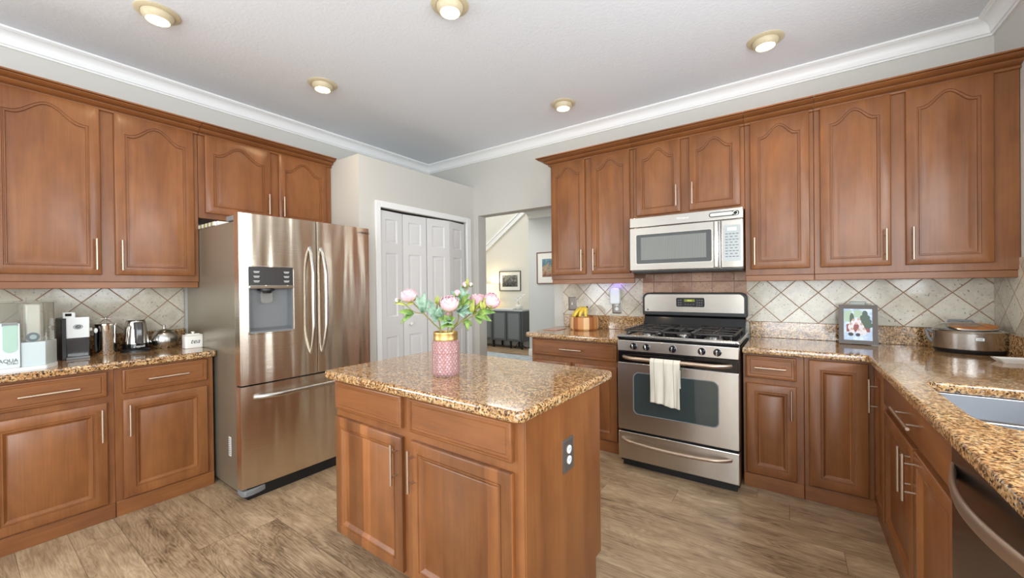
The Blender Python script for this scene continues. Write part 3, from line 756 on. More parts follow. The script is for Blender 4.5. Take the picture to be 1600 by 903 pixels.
text('lettering', 'SAMSUNG', .021, ink, rd, (.872, -.0045, 1.760), FRONT, sx=1.25)
obj('spec_sticker', MB().box(.0135, .0152, .20, .235, .235, .36), white_plastic, t)
m = MB()
for k in range(9): m.box(.0128, .0137, .206, .229, .245+.0125*k, .249+.0125*k)
obj('sticker_print', m, grey_ink, t)
o = thing('serving_tray', 'striped fringed cloth tray lying on top of the refrigerator at the back left', 'tray', (-2.80, 1.04, 1.766), U)
m = MB()
for k in range(15): m.m = k % 2; m.box(.012+0, .030, .42+.033*k, .453+.033*k, .0, .028)
obj('fringe', m, [white_plastic, plain('olive_fringe', (160, 156, 90), .8)], o, bevel=.002)
obj('tray_base', MB().box(.03, .46, .42, .92, .0, .034), white_plastic, o, bevel=.006)

# ------------------------------------------------------------------ gas range
RX0, RX1, RF = -1.046, -.268, 2.83
RWd = RX1-RX0
t = thing('gas_range', 'stainless freestanding gas range with black cooktop against the back wall', 'stove', (RX0, RF, 0), 0)
obj('body', MB().box(.004, RWd-.004, .045, .745, .03, .905), black, t, bevel=.003)
od = obj('oven_door', None or MB().prism(rrect(0, RWd, .278, .765, .008, 3), 'y', .0, .042), steel, t, bevel=.004)
obj('door_band', MB().box(.003, RWd-.003, .004, .042, .766, .846), black_gloss, od, bevel=.003)
wx0, wx1, wz0, wz1 = .118, .660, .405, .692
m = MB()
P = rrect(wx0, wx1, wz0, wz1, [.035, .035, .035, .035], 8)
# arched window top
P = [(x, z+(.02*(1-((x-(wx0+wx1)/2)/((wx1-wx0)/2))**2) if z > .6 else 0)) for x, z in P]
P2 = [((x-(wx0+wx1)/2)*1.02+(wx0+wx1)/2, (z-.55)*1.03+.55) for x, z in P]
fr_ = MB().loft([[(x, -.0005, z) for x, z in P2], [(x, -.004, z) for x, z in P2], [(x, -.004, z) for x, z in P], [(x, -.001, z) for x, z in P]], (False, False))
obj('window_frame', fr_, grey_plastic, od)
obj('window', MB().loft([[(x, -.0012, z) for x, z in P], [(x, .001, z) for x, z in P]]), dark_glass, od)
def bow_bar(x0, x1, z, y0, out, r1, r2, sag=0.0):
    pts = [(x0+(x1-x0)*k/28, y0-out*min(1.0, math.sin(PI*k/28)*2.6)**.6 if 0 < k < 28 else y0, z-sag*math.sin(PI*k/28)) for k in range(29)]
    rings = []
    for i, q in enumerate(pts):
        d0 = (Vector(pts[min(i+1, 28)])-Vector(pts[max(i-1, 0)])).normalized(); nn = Vector((d0.y, -d0.x, 0)).normalized()
        rings.append([tuple(Vector(q)+nn*(r1*math.cos(t_))+Vector((0, 0, r2*math.sin(t_)))) for t_ in [2*PI*j/14 for j in range(14)]])
    return MB().loft(rings)
obj('handle', bow_bar(.042, RWd-.042, .806, .004, .058, .010, .013), nickel, od)
dr = obj('drawer', MB().box(0, RWd, .0, .042, .062, .262), steel, t, bevel=.006, seg=3)
obj('handle', bow_bar(.030, RWd-.045, .212, .0, .045, .009, .012, sag=.018), nickel, dr)
obj('kick_base', MB().box(.02, RWd-.02, .05, .12, .0, .06), black, t)
# control panel
cp = obj('control_panel', MB().prism([(.0, .850), (.045, .850), (.045, .932), (.012, .932), (.0, .925)], 'x', 0, RWd), steel, t, bevel=.003)
for kx in (.119, .209, .385, .566, .658):
    k = MB().lathe([(.024, 0), (.024, -.006), (.021, -.010), (.0185, -.026), (.016, -.029), (0, -.029)], (kx, 0, .887), 24, 'y')
    ko = obj('knob', k, [plain('dark_knob', (52, 54, 60), .18, .8)], cp)
    kg = MB(); kg.T = Matrix.Translation((kx, 0, .887)) @ Matrix.Rotation(random.uniform(-.3, .3), 4, 'Y'); kg.box(-.004, .004, -.036, -.027, -.018, .018); obj('grip', kg, chrome, ko, bevel=.002)
# cooktop
ck = obj('cooktop', MB().box(-.002, RWd+.002, .002, .70, .934, .950), black_gloss, t, bevel=.006, seg=3)
m = MB()
m.box(-.002, RWd+.002, .0, .022, .950, .966); m.box(-.002, .02, .0, .68, .950, .960); m.box(RWd-.02, RWd+.002, .0, .68, .950, .960)
obj('cooktop_rim', m, [steel_plain], ck, bevel=.004)
def burner(x, y, r_):
    m = MB().lathe([(r_*1.5, 0), (r_*1.45, .004), (r_, .006), (r_, .016), (0, .016)], (x, y, .950), 24); bo = obj('burner', m, steel_plain, ck)
    obj('burner_cap', MB().lathe([(r_*.9, 0), (r_*.9, .007), (r_*.8, .010), (0, .011)], (x, y, .966), 24), iron, bo)
for b in ((.17, .17, .038), (.17, .48, .03), (.39, .33, .034), (.61, .17, .04), (.61, .48, .03)): burner(*b)
def grate(x0, x1, y0, y1, cs):
    m = MB(); z = .992; h = .010
    P = rrect(x0, x1, y0, y1, .04, 5)
    m.tube([(q[0], q[1], z) for q in P]+[(P[0][0], P[0][1], z)], .0075, 8)
    for cx_, cy_ in cs:
        for k in range(4):
            dx, dy = [(1, 0), (0, 1), (-1, 0), (0, -1)][k]
            ex = x1 if dx > 0 else x0 if dx < 0 else cx_; L = abs(ex-cx_) if dx else (.13)
            m.tube([(cx_+dx*.022, cy_+dy*.022, z+.004), (cx_+dx*L*.6, cy_+dy*L*.6, z+.002), (cx_+dx*L, cy_+dy*L, z-.002)], .0062, 8)
        m.tube([(cx_+.06*math.cos(t_), cy_+.06*math.sin(t_), z) for t_ in [2*PI*j/20 for j in range(21)]], .005, 6)
    if len(cs) == 2: m.tube([(x0, (y0+y1)/2, z), (x1, (y0+y1)/2, z)], .0065, 8)
    for fx in (x0+.02, x1-.02):
        for fy in (y0+.02, y1-.02): m.tube([(fx, fy, z), (fx, fy, .951)], .007, 8)
    return obj('grate', m, iron, t)
grate(.032, .285, .045, .615, [(.16, .17), (.16, .48)]); grate(.293, .487, .045, .615, [(.39, .33)]); grate(.495, .748, .045, .615, [(.62, .17), (.62, .48)])
# backguard
BGY = 3.50-RF
bgx0, bgx1 = -.030, RWd-.024
bgx0, bgx1 = -.012, RWd-.012
lg = obj('backguard', MB().prism([(BGY-.02, .955), (BGY+.085, .955), (BGY+.085, 1.085), (BGY+.035, 1.085)], 'x', bgx0+.004, bgx1-.004), black_gloss, t, bevel=.003)
P = rrect(bgx0-.006, bgx1+.006, 1.066, 1.258, [.012, .012, .05, .05], 8)
obj('backguard_case', MB().prism(P, 'y', BGY, BGY+.085), black, lg, bevel=.006, seg=3)
P = rrect(bgx0+.012, bgx1-.012, 1.096, 1.246, [.006, .006, .04, .04], 8)
fc = obj('backguard_face', MB().prism(P, 'y', BGY-.004, BGY), steel, lg, bevel=.002)
P = rrect(.262, .478, 1.142, 1.216, .012, 4)
dp = obj('clock_panel', MB().prism(P, 'y', BGY-.008, BGY-.004), black_gloss, fc)
obj('clock_display', MB().box(.325, .405, BGY-.0088, BGY-.0078, 1.184, 1.204), emit('green_clock_glow', (120, 128, 40), .1), dp)
m = MB()
for kx in (.275, .292, .418, .435, .452):
    for kz in (1.192, 1.172, 1.154): m.box(kx, kx+.011, BGY-.0088, BGY-.0078, kz, kz+.008)
for kx in (.33, .35, .37, .39): m.box(kx, kx+.009, BGY-.0088, BGY-.0078, 1.158, 1.166)
obj('buttons', m, grey_ink, dp)
obj('badge', MB().lathe([(.009, 0), (.009, -.002), (0, -.002)], (.018+.01, BGY-.004, 1.112), 18, 'y'), grey_plastic, fc)
text('lettering', '10:51', .018, emit('clock_digits', (220, 214, 90), .8), dp, (.365, BGY-.009, 1.187), FRONT, .0003)
# towel on the oven handle
def towel():
    nx, nz = 40, 46; vs = []; fs = []
    x0, w0, w1 = -.800-RX0, .195, .190
    ztop, zb = .822, .508
    for side in (0, 1):
        for j in range(nz+1):
            for i in range(nx+1):
                u = i/nx; v = j/nz
                length = (ztop-zb) if side == 0 else .19
                z = ztop-length*v
                bulge = .006*math.sin(u*PI*5+1.0)*min(1, v*2)+.004*math.sin(u*PI*9+v*3)*v
                w = w0*(1-.10*math.sin(min(1, v*1.2)*PI*.5)*(1 if v < .35 else .6)); xx = x0+.005+u*w+.012*v*(u-.4)
                if side == 0: y = -.074-.0+bulge-.012*v*0+.020*min(1, v*1.4)
                else: y = -.034+bulge*.3+.004*v
                if v < .08:
                    k = v/.08; yc = -.054; y = yc+(y-yc)*math.sin(k*PI/2)
                z += .010*math.sin(u*4+1)*v*(1 if side == 0 else 0)
                vs.append((xx, y, z))
        b = side*(nx+1)*(nz+1)
        for j in range(nz):
            for i in range(nx): q = b+j*(nx+1)+i; fs.append((q, q+1, q+nx+2, q+nx+1))
    m = MB().add(vs, fs); return m
cm = NT('cream_striped_cloth'); s_ = cm.n('SeparateXYZ', Vector=cm.coord('Object'))
sx_ = cm.math('FRACT', cm.math('DIVIDE', s_.outputs[0], .062)); sf = cm.math('LESS_THAN', cm.math('ABSOLUTE', cm.math('SUBTRACT', sx_, .5)), .022)
cm.set(Base_Color=cm.mix(sf, lin((206, 199, 184)), lin((128, 124, 118))), Roughness=.9)
cm.bump(cm.noise(cm.coord('Object'), 400, 2), .3, .001)
tw = obj('dish_towel', towel(), cm.m, loc=(RX0, RF, 0), recalc=False, angle=80)
sm = tw.modifiers.new('s', 'SOLIDIFY'); sm.thickness = .003; sm.offset = 0
tag(tw, 'cream striped dish towel hanging from the oven door handle', 'towel')

# ------------------------------------------------------------------ microwave
MX0, MX1, MY = -1.064, -.268, 3.17
t = thing('microwave', 'stainless over-the-range microwave with dark window mounted above the stove', 'microwave', (MX0, MY, 1.432), 0)
w = MX1-MX0; z = lambda q: q-1.432
obj('body', MB().box(.003, w-.003, .03, .445, 0, z(1.86)), steel_dark, t, bevel=.004)
obj('bottom_vent', MB().box(.02, w-.005, .01, .44, -.012, .002), black, t, bevel=.003)
vp = obj('vent_panel', MB().box(0, w, .004, .03, z(1.783), z(1.860)), steel, t, bevel=.005, seg=3)
P = rrect(.582, .772, z(1.806), z(1.840), .016, 6)
vg = obj('vent_badge', MB().prism(P, 'y', .000, .006), black_gloss, vp)
P = rrect(.588, .735, z(1.811), z(1.835), .011, 6)
obj('vent_badge_face', MB().prism(P, 'y', -.001, .001), steel_plain, vg)
obj('vent_ring', MB().tube([(.75+.014*math.cos(q), -.001, z(1.823)+0.013*math.sin(q)) for q in [2*PI*k/20 for k in range(21)]], .0025, 6), steel_plain, vg)
text('lettering', 'Whirlpool', .021, white_ink, vp, (.400, .0032, z(1.818)), FRONT, shear=.25)
md = obj('door', MB().box(0, .655, .0, .03, z(1.440), z(1.779)), steel, t, bevel=.006, seg=3)
P = rrect(.052, .602, z(1.488), z(1.726), .014, 5); Pi = rrect(.056, .598, z(1.492), z(1.722), .012, 5)
obj('window_frame', MB().loft([[(q[0], 0, q[1]) for q in P], [(q[0], -.004, q[1]) for q in P], [(q[0], -.004, q[1]) for q in Pi], [(q[0], 0, q[1]) for q in Pi]], (False, False)), chrome, md)
wm = NT('mesh_screen_glass'); s_ = wm.n('SeparateXYZ', Vector=wm.coord('Object'))
ww = wm.math('SINE', wm.math('MULTIPLY', s_.outputs[0], 620.0))
wm.set(Base_Color=wm.mix(wm.math('ADD', .5, wm.math('MULTIPLY', ww, .5)), lin((96, 98, 96)), lin((132, 134, 130))), Roughness=.08, Specular_IOR_Level=.9)
obj('window_border', MB().loft([[(q[0], -.0008, q[1]) for q in Pi], [(q[0], .001, q[1]) for q in Pi]]), plain('charcoal_glass', (70, 72, 74), .06, 0, Specular_IOR_Level=.8), md)
obj('window', MB().box(.092, .562, -.0016, .0, z(1.522), z(1.700)), wm.m, md)
m = MB(); m.loft([[(x, y, zz) for x, y in ((.612, .0), (.612, -.018), (.620, -.026), (.642, -.026), (.650, -.018), (.650, 0))] for zz in (z(1.446), z(1.774))])
obj('handle', m, steel_plain, md, bevel=.003)
cpn = obj('control_panel', MB().box(.659, w, .0, .03, z(1.440), z(1.779)), steel, t, bevel=.006, seg=3)
P = rrect(.678, .780, z(1.487), z(1.739), .008, 4)
kp = obj('keypad', MB().prism(P, 'y', -.002, .001), plain('silver_keypad', (168, 172, 172), .3, .3), cpn)
obj('keypad_display', MB().box(.698, .756, -.003, -.001, z(1.700), z(1.724)), plain('pale_display', (205, 208, 200), .3), kp)
m = MB()
for rr_ in range(9):
    for cc in range(3 if rr_ % 2 else 4):
        xx = .686+cc*(.088/(3 if rr_ % 2 else 4)); m.box(xx, xx+.016, -.003, -.0015, z(1.676-rr_*.020), z(1.681-rr_*.020))
obj('key_labels', m, grey_ink, kp)

# ------------------------------------------------------------------ recessed lights
bulb_m = emit('warm_bulb_glow', (255, 228, 180), 22.0)
trim_b = plain('beige_light_trim', (206, 192, 160), .4)
def downlight(x, y, lab):
    t = thing('recessed_light', lab, 'ceiling light', (x, y, ZC), 0, 'recessed eyeball lights in the ceiling')
    obj('trim_ring', MB().lathe([(.070, -.002), (.102, 0), (.104, -.004), (.098, -.009), (.078, -.012), (.070, -.006)], (0, 0, 0), 40), trim_b, t)
    obj('eyeball', MB().lathe([(.076, -.004), (.074, -.018), (.066, -.034), (.057, -.044), (.054, -.046), (.052, -.040), (.050, -.020)], (0, 0, 0), 36), trim_b, t)
    obj('bulb', MB().lathe([(.0, -.045), (.030, -.044), (.048, -.038), (.050, -.028), (0, -.024)], (0, 0, 0), 32), bulb_m, t)
    l = bpy.data.lights.new('downlight_beam', 'SPOT'); l.energy = 20; l.color = (1, .74, .44); l.spot_size = math.radians(150); l.spot_blend = .9; l.shadow_soft_size = .05
    lo = bpy.data.objects.new('downlight_beam', l); COL.objects.link(lo); lo.parent = t; lo.location = (0, 0, -.055)
for x, y, lab in ((-2.92, .70, 'large recessed ceiling light at the photo top left'), (-1.541, 1.624, 'recessed ceiling light cut by the photo top edge above the island'),
                  (-2.93, 1.672, 'recessed ceiling light above the refrigerator'), (-1.595, 3.068, 'small recessed ceiling light nearest the stove side crown, mid-photo'),
                  (-.125, 3.049, 'recessed ceiling light above the right wall cabinets')): downlight(x, y, lab)

# ------------------------------------------------------------------ things on the left counter
# water purifier
t = thing('water_purifier', 'pale countertop water purifier with clear tank at the photo left edge', 'water purifier', (-3.28, .0, .914), U)
obj('base', MB().prism(rounded([(-.05, .0), (.303, .0), (.352, .09), (.352, .36), (-.05, .36)], [.01]*5, 3), 'z', 0, .018), white_plastic, t)
obj('body', MB().prism([(.216, .012), (.300, .012), (.349, .10), (.349, .36), (-.045, .36), (-.045, .10), (.216, .10)], 'z', .018, .145), pale_plastic, t, bevel=.002)
obj('front_tank', MB().prism(rrect(-.045, .214, .018, .250, .008, 3), 'y', .0, .10), plain('white_grey_tank', (206, 216, 216), .3), t, bevel=.003)
obj('tank_window', MB().prism(rrect(.157, .205, .100, .240, [.022, .022, .004, .004], 6), 'y', -.003, .001), green_plastic, t)
obj('tank_top_strip', MB().box(.155, .207, -.0025, .0005, .236, .250), grey_plastic, t)  # thin grey strip across the top of the tank window
m = MB()
P_o = [(.216, .03), (.296, .03), (.342, .10), (.342, .35), (-.04, .35), (-.04, .11), (.216, .11)]
P_i = [(.220, .036), (.294, .036), (.337, .103), (.337, .345), (-.035, .345), (-.035, .116), (.220, .116)]
m.loft([[(x, y, .146) for x, y in P_o], [(x, y, .352) for x, y in P_o], [(x, y, .352) for x, y in P_i], [(x, y, .146) for x, y in P_i]], (False, False))
obj('reservoir', m, clear_plastic, t)
obj('reservoir_lid', MB().prism([(.20, .02), (.300, .02), (.352, .095), (.352, .36), (-.05, .36), (-.05, .09), (.20, .09)], 'z', .352, .362), clear_plastic, t, bevel=.002)
obj('filter_column', MB().box(.236, .288, .045, .16, .146, .345), white_plastic, t, bevel=.006)
m = MB().lathe([(.024, 0), (.024, -.004), (.017, -.006), (.015, -.004)], (.260, .045, .170), 24, 'y'); m.m = 1; m.lathe([(.012, -.004), (.012, -.008), (0, -.008)], (.260, .045, .170), 20, 'y')
obj('power_button', m, [plain('blue_ring', (46, 92, 128), .4), plain('pale_blue_button', (190, 220, 240), .3)], t)
text('lettering', 'AQUA', .026, grey_ink, t, (.174, -.0012, .050), FRONT, sx=.86)
text('lettering', 'OTRU', .013, grey_ink, t, (.187, -.0012, .038), FRONT, sx=1.0)
# coffee grinder / pod machine
t = thing('coffee_maker', 'tall silver and black coffee maker with an oval emblem beside the water purifier', 'coffee maker', (-3.55, .385, .914), U)
obj('body', MB().box(0, .118, .006, .20, 0, .248), black, t, bevel=.004)
obj('face_panel', MB().box(.020, .117, -.004, .012, .128, .254), white_plastic, t, bevel=.004)
obj('top_switch', MB().box(.008, .06, .012, .05, .248, .285), white_plastic, t, bevel=.004)
obj('display', MB().box(.018, .044, .010, .013, .262, .278), black_gloss, t)
obj('beans_box', MB().box(.020, .114, -.002, .012, .014, .124), smoke_plastic, t, bevel=.004)
obj('drip_base', MB().box(.018, .117, -.004, .05, 0, .014), grey_plastic, t, bevel=.002)
obj('side_knob', MB().lathe([(.011, 0), (.011, .016), (0, .016)], (.118, .05, .172), 18, 'x'), white_gloss, t)
m = MB().tube([(.068+.019*math.cos(q), -.0045, .196+.0135*math.sin(q)) for q in [2*PI*k/28 for k in range(29)]], .0012, 6)
m.lathe([(.0, -.001), (.0148, -.001), (.0148, 0)], (.068, -.004, .196), 24, 'y', sy=.66)
eo = obj('oval_emblem', m, ink, t); text('lettering', 'Coffee', .0095, white_ink, eo, (.068, -.0054, .193), FRONT, .0002)
# french press
t = thing('french_press', 'polished steel french press between the coffee maker and the kettle', 'coffee press', (-3.64, .588, .914), U)
obj('pot', MB().lathe([(.0, 0), (.046, 0), (.049, .006), (.049, .185), (.051, .192), (.050, .197), (0, .197)], (0, 0, 0), 40), chrome, t)
obj('lid', MB().lathe([(.053, .193), (.053, .200), (.046, .204), (0, .206)], (0, 0, 0), 40), chrome, t)
obj('plunger', MB().tube([(0, 0, .2), (0, 0, .232)], .004, 10).tube([(-.024, 0, .234), (.024, 0, .234)], .005, 10).sphere((0, 0, .235), .010, .010, .007), chrome, t)
obj('handle', MB().tube([(-.040, -.020, .175), (-.052, -.032, .165), (-.054, -.034, .09), (-.050, -.028, .03)], .0075, 10), black, t)
obj('handle_cap', MB().sphere((-.052, -.042, .162), .009, .004, .016), white_plastic, t)
# kettle
t = thing('electric_kettle', 'steel electric kettle with black base and dark handle, middle of the left counter', 'kettle', (-3.655, .735, .914), U)
obj('power_base', MB().lathe([(0, 0), (.078, 0), (.078, .012), (.070, .020), (0, .020)], (0, 0, 0), 40), black, t)
obj('lower_band', MB().lathe([(0, .02), (.069, .02), (.071, .030), (.0695, .056), (0, .056)], (0, 0, 0), 40), black_gloss, t)
obj('jug', MB().lathe([(0, .056), (.069, .056), (.068, .075), (.060, .15), (.052, .203), (.048, .208), (0, .208)], (0, 0, 0), 44), chrome, t)
obj('lid', MB().lathe([(.049, .206), (.046, .212), (.030, .214), (0, .214)], (0, 0, 0), 36), black_gloss, t)
obj('handle', MB().loft([[(x*1.0, y, zz) for x, y in ((-.022, -yy+.012), (-.022, -yy-.016), (-.014, -yy-.026), (.014, -yy-.026), (.022, -yy-.016), (.022, -yy+.012))] for zz, yy in ((.058, .066), (.10, .068), (.15, .064), (.19, .054), (.200, .046))]), plain('smoked_handle', (70, 68, 66), .15), t, bevel=.004)
text('lettering', 'Zeppoli', .019, white_ink, t, (.0, -.0715, .033), FRONT, .0006, shear=.2)
# teapot
t = thing('teapot', 'round brushed steel teapot with ball knob left of the tea canister', 'teapot', (-3.68, .890, .914), U)
obj('pot', MB().lathe([(0, .0), (.045, .0), (.062, .014), (.073, .042), (.076, .066), (.070, .092), (.052, .115), (.034, .128), (0, .130)], (0, 0, 0), 44), steel_plain, t)
obj('lid', MB().lathe([(.046, .122), (.040, .130), (.020, .137), (0, .139)], (0, 0, 0), 36), steel_plain, t)
obj('lid_knob', MB().tube([(0, 0, .136), (0, 0, .150)], .004, 8).sphere((0, 0, .156), .009), chrome, t)
obj('spout', MB().tube([(-.060, .0, .045), (-.085, .006, .060), (-.100, .010, .085)], [.016, .011, .008], 12), steel_plain, t)
# tea canister
t = thing('tea_canister', 'white ceramic canister lettered tea at the right end of the left counter', 'canister', (-3.50, 1.005, .914), U)
obj('jar', MB().prism(rrect(-.054, .052, -.035, .040, .012, 5), 'z', 0, .086), white_gloss, t, bevel=.003)
obj('lid', MB().prism(rrect(-.055, .053, -.036, .041, .014, 5), 'z', .087, .094).prism(rrect(-.04, .038, -.024, .028, .012, 5), 'z', .094, .101), white_gloss, t, bevel=.003)
obj('lid_knob', MB().lathe([(.007, 0), (.006, .006), (.012, .010), (.010, .015), (0, .016)], (0, 0, .100), 18), white_gloss, t)
text('lettering', 'tea', .045, ink, t, (.002, -.0355, .034), FRONT, .0004, shear=.35)

# ------------------------------------------------------------------ things on the back and right counters
# wooden bowl with bananas
t = thing('wooden_bowl', 'round bowl of light and dark wood staves left of the stove', 'bowl', (-1.60, 3.455, .914))
m = MB(); nst = 16; tones = [plain('pale_stave', (226, 184, 130), .45), plain('honey_stave', (196, 134, 76), .45), plain('brown_stave', (160, 96, 50), .45)]
for k in range(nst):
    t0, t1 = 2*PI*k/nst, 2*PI*(k+1)/nst; m.m = [0, 1, 0, 2, 1, 0, 2, 1][k % 8]
    pf = [(.0, .0), (.120, .0), (.132, .012), (.134, .06), (.130, .118), (.120, .122), (.116, .112), (.112, .03), (.0, .02)]
    rg = [[(r_*math.cos(t0+(t1-t0)*i/3), r_*math.sin(t0+(t1-t0)*i/3), z_) for i in range(4)] for r_, z_ in pf]
    m.loft(rg, (False, False), close=False)
obj('staves', m, tones, t, recalc=False)
t = thing('banana_bunch', 'bunch of yellow bananas resting in the wooden bowl', 'bananas', (-1.60, 3.455, .936))
def spline3(pts, n=5):
    out = []; Q = [pts[0]]+pts+[pts[-1]]
    for i in range(1, len(Q)-2):
        for k in range(n):
            u = k/n; p0, p1, p2, p3 = map(Vector, Q[i-1:i+3])
            out.append(.5*((2*p1)+(p2-p0)*u+(2*p0-5*p1+4*p2-p3)*u**2+(3*p1-p0-3*p2+p3)*u**3))
    return out+[Vector(pts[-1])]
def banana(az, L, sag):
    c, s_ = math.cos(az), math.sin(az); pts = []
    for d_, z_ in ((.0, .165), (.25, .176), (.55, .160), (.82, .128-sag), (1.0, .095-sag)): pts.append((.012+c*L*d_, .01+s_*L*d_, z_))
    q = spline3(pts, 4); n = len(q); rad = [.005+.0135*math.sin(PI*(.06+.90*k/(n-1)))**.6 for k in range(n)]
    m = MB().tube(q, rad, 12); m.m = 1; m.sphere(tuple(q[-1]), .0065, n=8); return m
for az, L, sg in ((3.35, .125, .0), (3.95, .115, -.004), (4.55, .100, -.006), (5.15, .090, -.006), (2.75, .11, .0)):
    obj('banana', banana(az, L, sg), [banana_m, brown_tip], t)
obj('stalk', MB().tube([(.000, .01, .160), (.014, .01, .178), (.032, .01, .190)], [.013, .009, .011], 10), brown_tip, t)
outlet('pewter light switch with white toggle on the tile above the banana bowl', (-1.80, YW-.008, 1.146), 0, .086, .134, duplex=False)
outlet('pewter outlet with white socket directly below the white violet-glowing night light', (-1.338, YW-.008, 1.125), 0, .088, .130)
t = thing('night_light', 'white plug-in night light glowing violet onto the tile left of the stove', 'night light', (-1.342, YW-.016, 1.160))
obj('housing', MB().prism(rrect(-.048, .048, -.01, .142, .02, 6), 'y', -.05, -.004), white_plastic, t, bevel=.012, seg=4)
obj('plug', MB().box(-.014, .014, -.006, .006, -.008, .018), white_plastic, t)
l = bpy.data.lights.new('violet_glow', 'POINT'); l.energy = .42; l.color = (.25, .15, 1); l.shadow_soft_size = .01
lo = bpy.data.objects.new('violet_glow', l); COL.objects.link(lo); lo.parent = t; lo.location = (.01, -.065, .175)
t = thing('granite_trivet', 'low flat reddish tile lying on the counter left of the banana bowl', 'trivet', (-1.83, 3.30, .914))
obj('slab', MB().box(-.07, .07, -.09, .09, 0, .006), plain('rosy_tile', (176, 128, 108), .15), t, bevel=.002)
# behind-frame outlet
outlet('silver outlet plate partly hidden behind the photo frame', (.374, YW-.008, 1.13), 0, .090, .13, plate=plain('silver_plate', (165, 166, 160), .4, .3))
# photo frame
t = thing('photo_frame', 'grey wooden frame with a family Christmas photo leaning on the right counter', 'picture frame', (.360, 3.455, .914), -3)
tilt = Matrix.Rotation(math.radians(-6), 4, 'X')
fw_, fh_ = .196, .264
def mf(): 
    m = MB(); m.T = tilt; return m
fm = plain('grey_wood_frame', (98, 90, 84), .5)
ri, ro = rrect(-fw_/2, fw_/2, 0.004, fh_, .002, 1), rrect(-fw_/2+.026, fw_/2-.026, .030, fh_-.026, .002, 1)
obj('frame', mf().loft([[(q[0], .012, q[1]) for q in ri], [(q[0], 0, q[1]) for q in ri], [(q[0], .003, q[1]) for q in ro], [(q[0], .010, q[1]) for q in ro]], (False, False)).box(-fw_/2+.004, fw_/2-.004, .008, .012, .008, fh_-.004), fm, t)
pm = NT('photo_backdrop'); pm.set(Base_Color=pm.ramp(pm.noise(pm.coord('Object'), 22, 3), [(.4, (156, 178, 206)), (.6, (206, 222, 238))]), Roughness=.15)
m = mf(); m.add([(-.072, .0075, .030), (.072, .0075, .030), (.072, .0075, .238), (-.072, .0075, .238)], [(0, 1, 2, 3)])
ph = obj('photo_print', m, pm.m, t)
pal = [plain('print_green', (70, 92, 70), .4), plain('print_cream', (228, 222, 226), .4), plain('print_red', (150, 70, 62), .4), plain('print_skin', (206, 164, 144), .4), plain('print_dark', (44, 42, 52), .4), plain('print_window', (176, 200, 170), .4)]
m = mf(); yy = .0070
def disc(cx_, cz_, rx_, rz_, mi, y_, n=12):
    m.m = mi; m.add([(cx_+rx_*math.cos(2*PI*k/n), y_, cz_+rz_*math.sin(2*PI*k/n)) for k in range(n)], [tuple(range(n))])
def quad(a0, a1, b0, b1, mi, y_): m.m = mi; m.add([(a0, y_, b0), (a1, y_, b0), (a1, y_, b1), (a0, y_, b1)], [(0, 1, 2, 3)])
quad(-.068, -.03, .15, .225, 5, .0072); quad(-.02, .02, .18, .228, 5, .0072); quad(-.058, .06, .085, .135, 2, .0071)
for k, (rz_, wz_) in enumerate(((.13, .042), (.155, .034), (.18, .026), (.205, .014))): disc(.036, rz_, wz_, .022, 0, .0069-.00002*k)
disc(-.03, .17, .012, .04, 0, .0069)
for i, (fx, fz, c_) in enumerate(((-.022, .142, 1), (.004, .148, 1), (-.036, .115, 1), (-.008, .118, 2), (.018, .115, 1), (-.03, .082, 1), (.004, .078, 1), (.030, .085, 1))):
    disc(fx, fz, .014, .022, c_, .0066-.00003*i); disc(fx, fz+.022, .007, .008, 3, .0063-.00003*i)
disc(-.036, .068, .014, .012, 4, .0060); disc(.0, .066, .012, .011, 4, .0060)
obj('photo_figures', m, pal, ph, recalc=False)
obj('easel_back', MB().prism([(.075, .0), (.079, .0), (.038, .20), (.034, .20)], 'x', -.03, .03), black, t)
# electric grill / slow cooker
t = thing('slow_cooker', 'oval stainless electric multicooker with glass lid in the right counter corner', 'cooker', (.838, 3.395, .914), -6); t.scale = (.88, .88, 1.0)
E = dict(sx=1.0, sy=.78)
obj('base', MB().lathe([(0, .0), (.148, .0), (.160, .012), (.163, .024), (0, .024)], (0, 0, 0), 56, **E), black, t)
obj('body', MB().lathe([(.162, .024), (.166, .03), (.167, .112), (.170, .118), (.166, .122), (.158, .120), (.156, .11), (0, .11)], (0, 0, 0), 64, **E), steel, t)
obj('rim', MB().lathe([(.171, .118), (.173, .125), (.166, .130), (.156, .128), (.154, .122)], (0, 0, 0), 56, **E), steel_plain, t)
food = two_tone('orange_food', (176, 96, 34), (222, 150, 74), 18, .4)
LT = Matrix.Translation((.014, -.020, .150)) @ Matrix.Rotation(math.radians(9), 4, 'X')
m = MB(); m.T = LT; m.lathe([(0, -.006), (.118, -.006), (.121, 0), (.116, .004), (0, .005)], (0, 0, 0), 48, **E)
lm = obj('lid_plate', m, [steel_plain], t)
m = MB(); m.T = LT; m.lathe([(0, .0052), (.108, .0045), (.108, .0062), (0, .0068)], (0, 0, 0), 48, **E); obj('lid_print', m, [food], lm)
obj('glass_lid', MB().lathe([(.134, .126), (.130, .140), (.108, .160), (.06, .171), (0, .174), (0, .171), (.06, .168), (.106, .157), (.127, .138), (.130, .126)], (-.03, .03, 0), 48, **E), clear_plastic, lm)
obj('lid_handle', MB().tube([(-.09, .05, .168), (-.08, .05, .180), (.02, .05, .180), (.03, .05, .168)], .006, 8), grey_plastic, lm)
m = MB().tube([(-.158, .0, .105), (-.192, -.004, .128), (-.196, -.004, .12), (-.184, -.002, .075), (-.160, 0, .05)], .008, 10); obj('handle', m, grey_plastic, t)
m = MB().tube([(.158, .0, .105), (.188, -.004, .118), (.190, -.004, .10), (.180, -.002, .075), (.160, 0, .05)], .008, 10); obj('handle', m, grey_plastic, t)
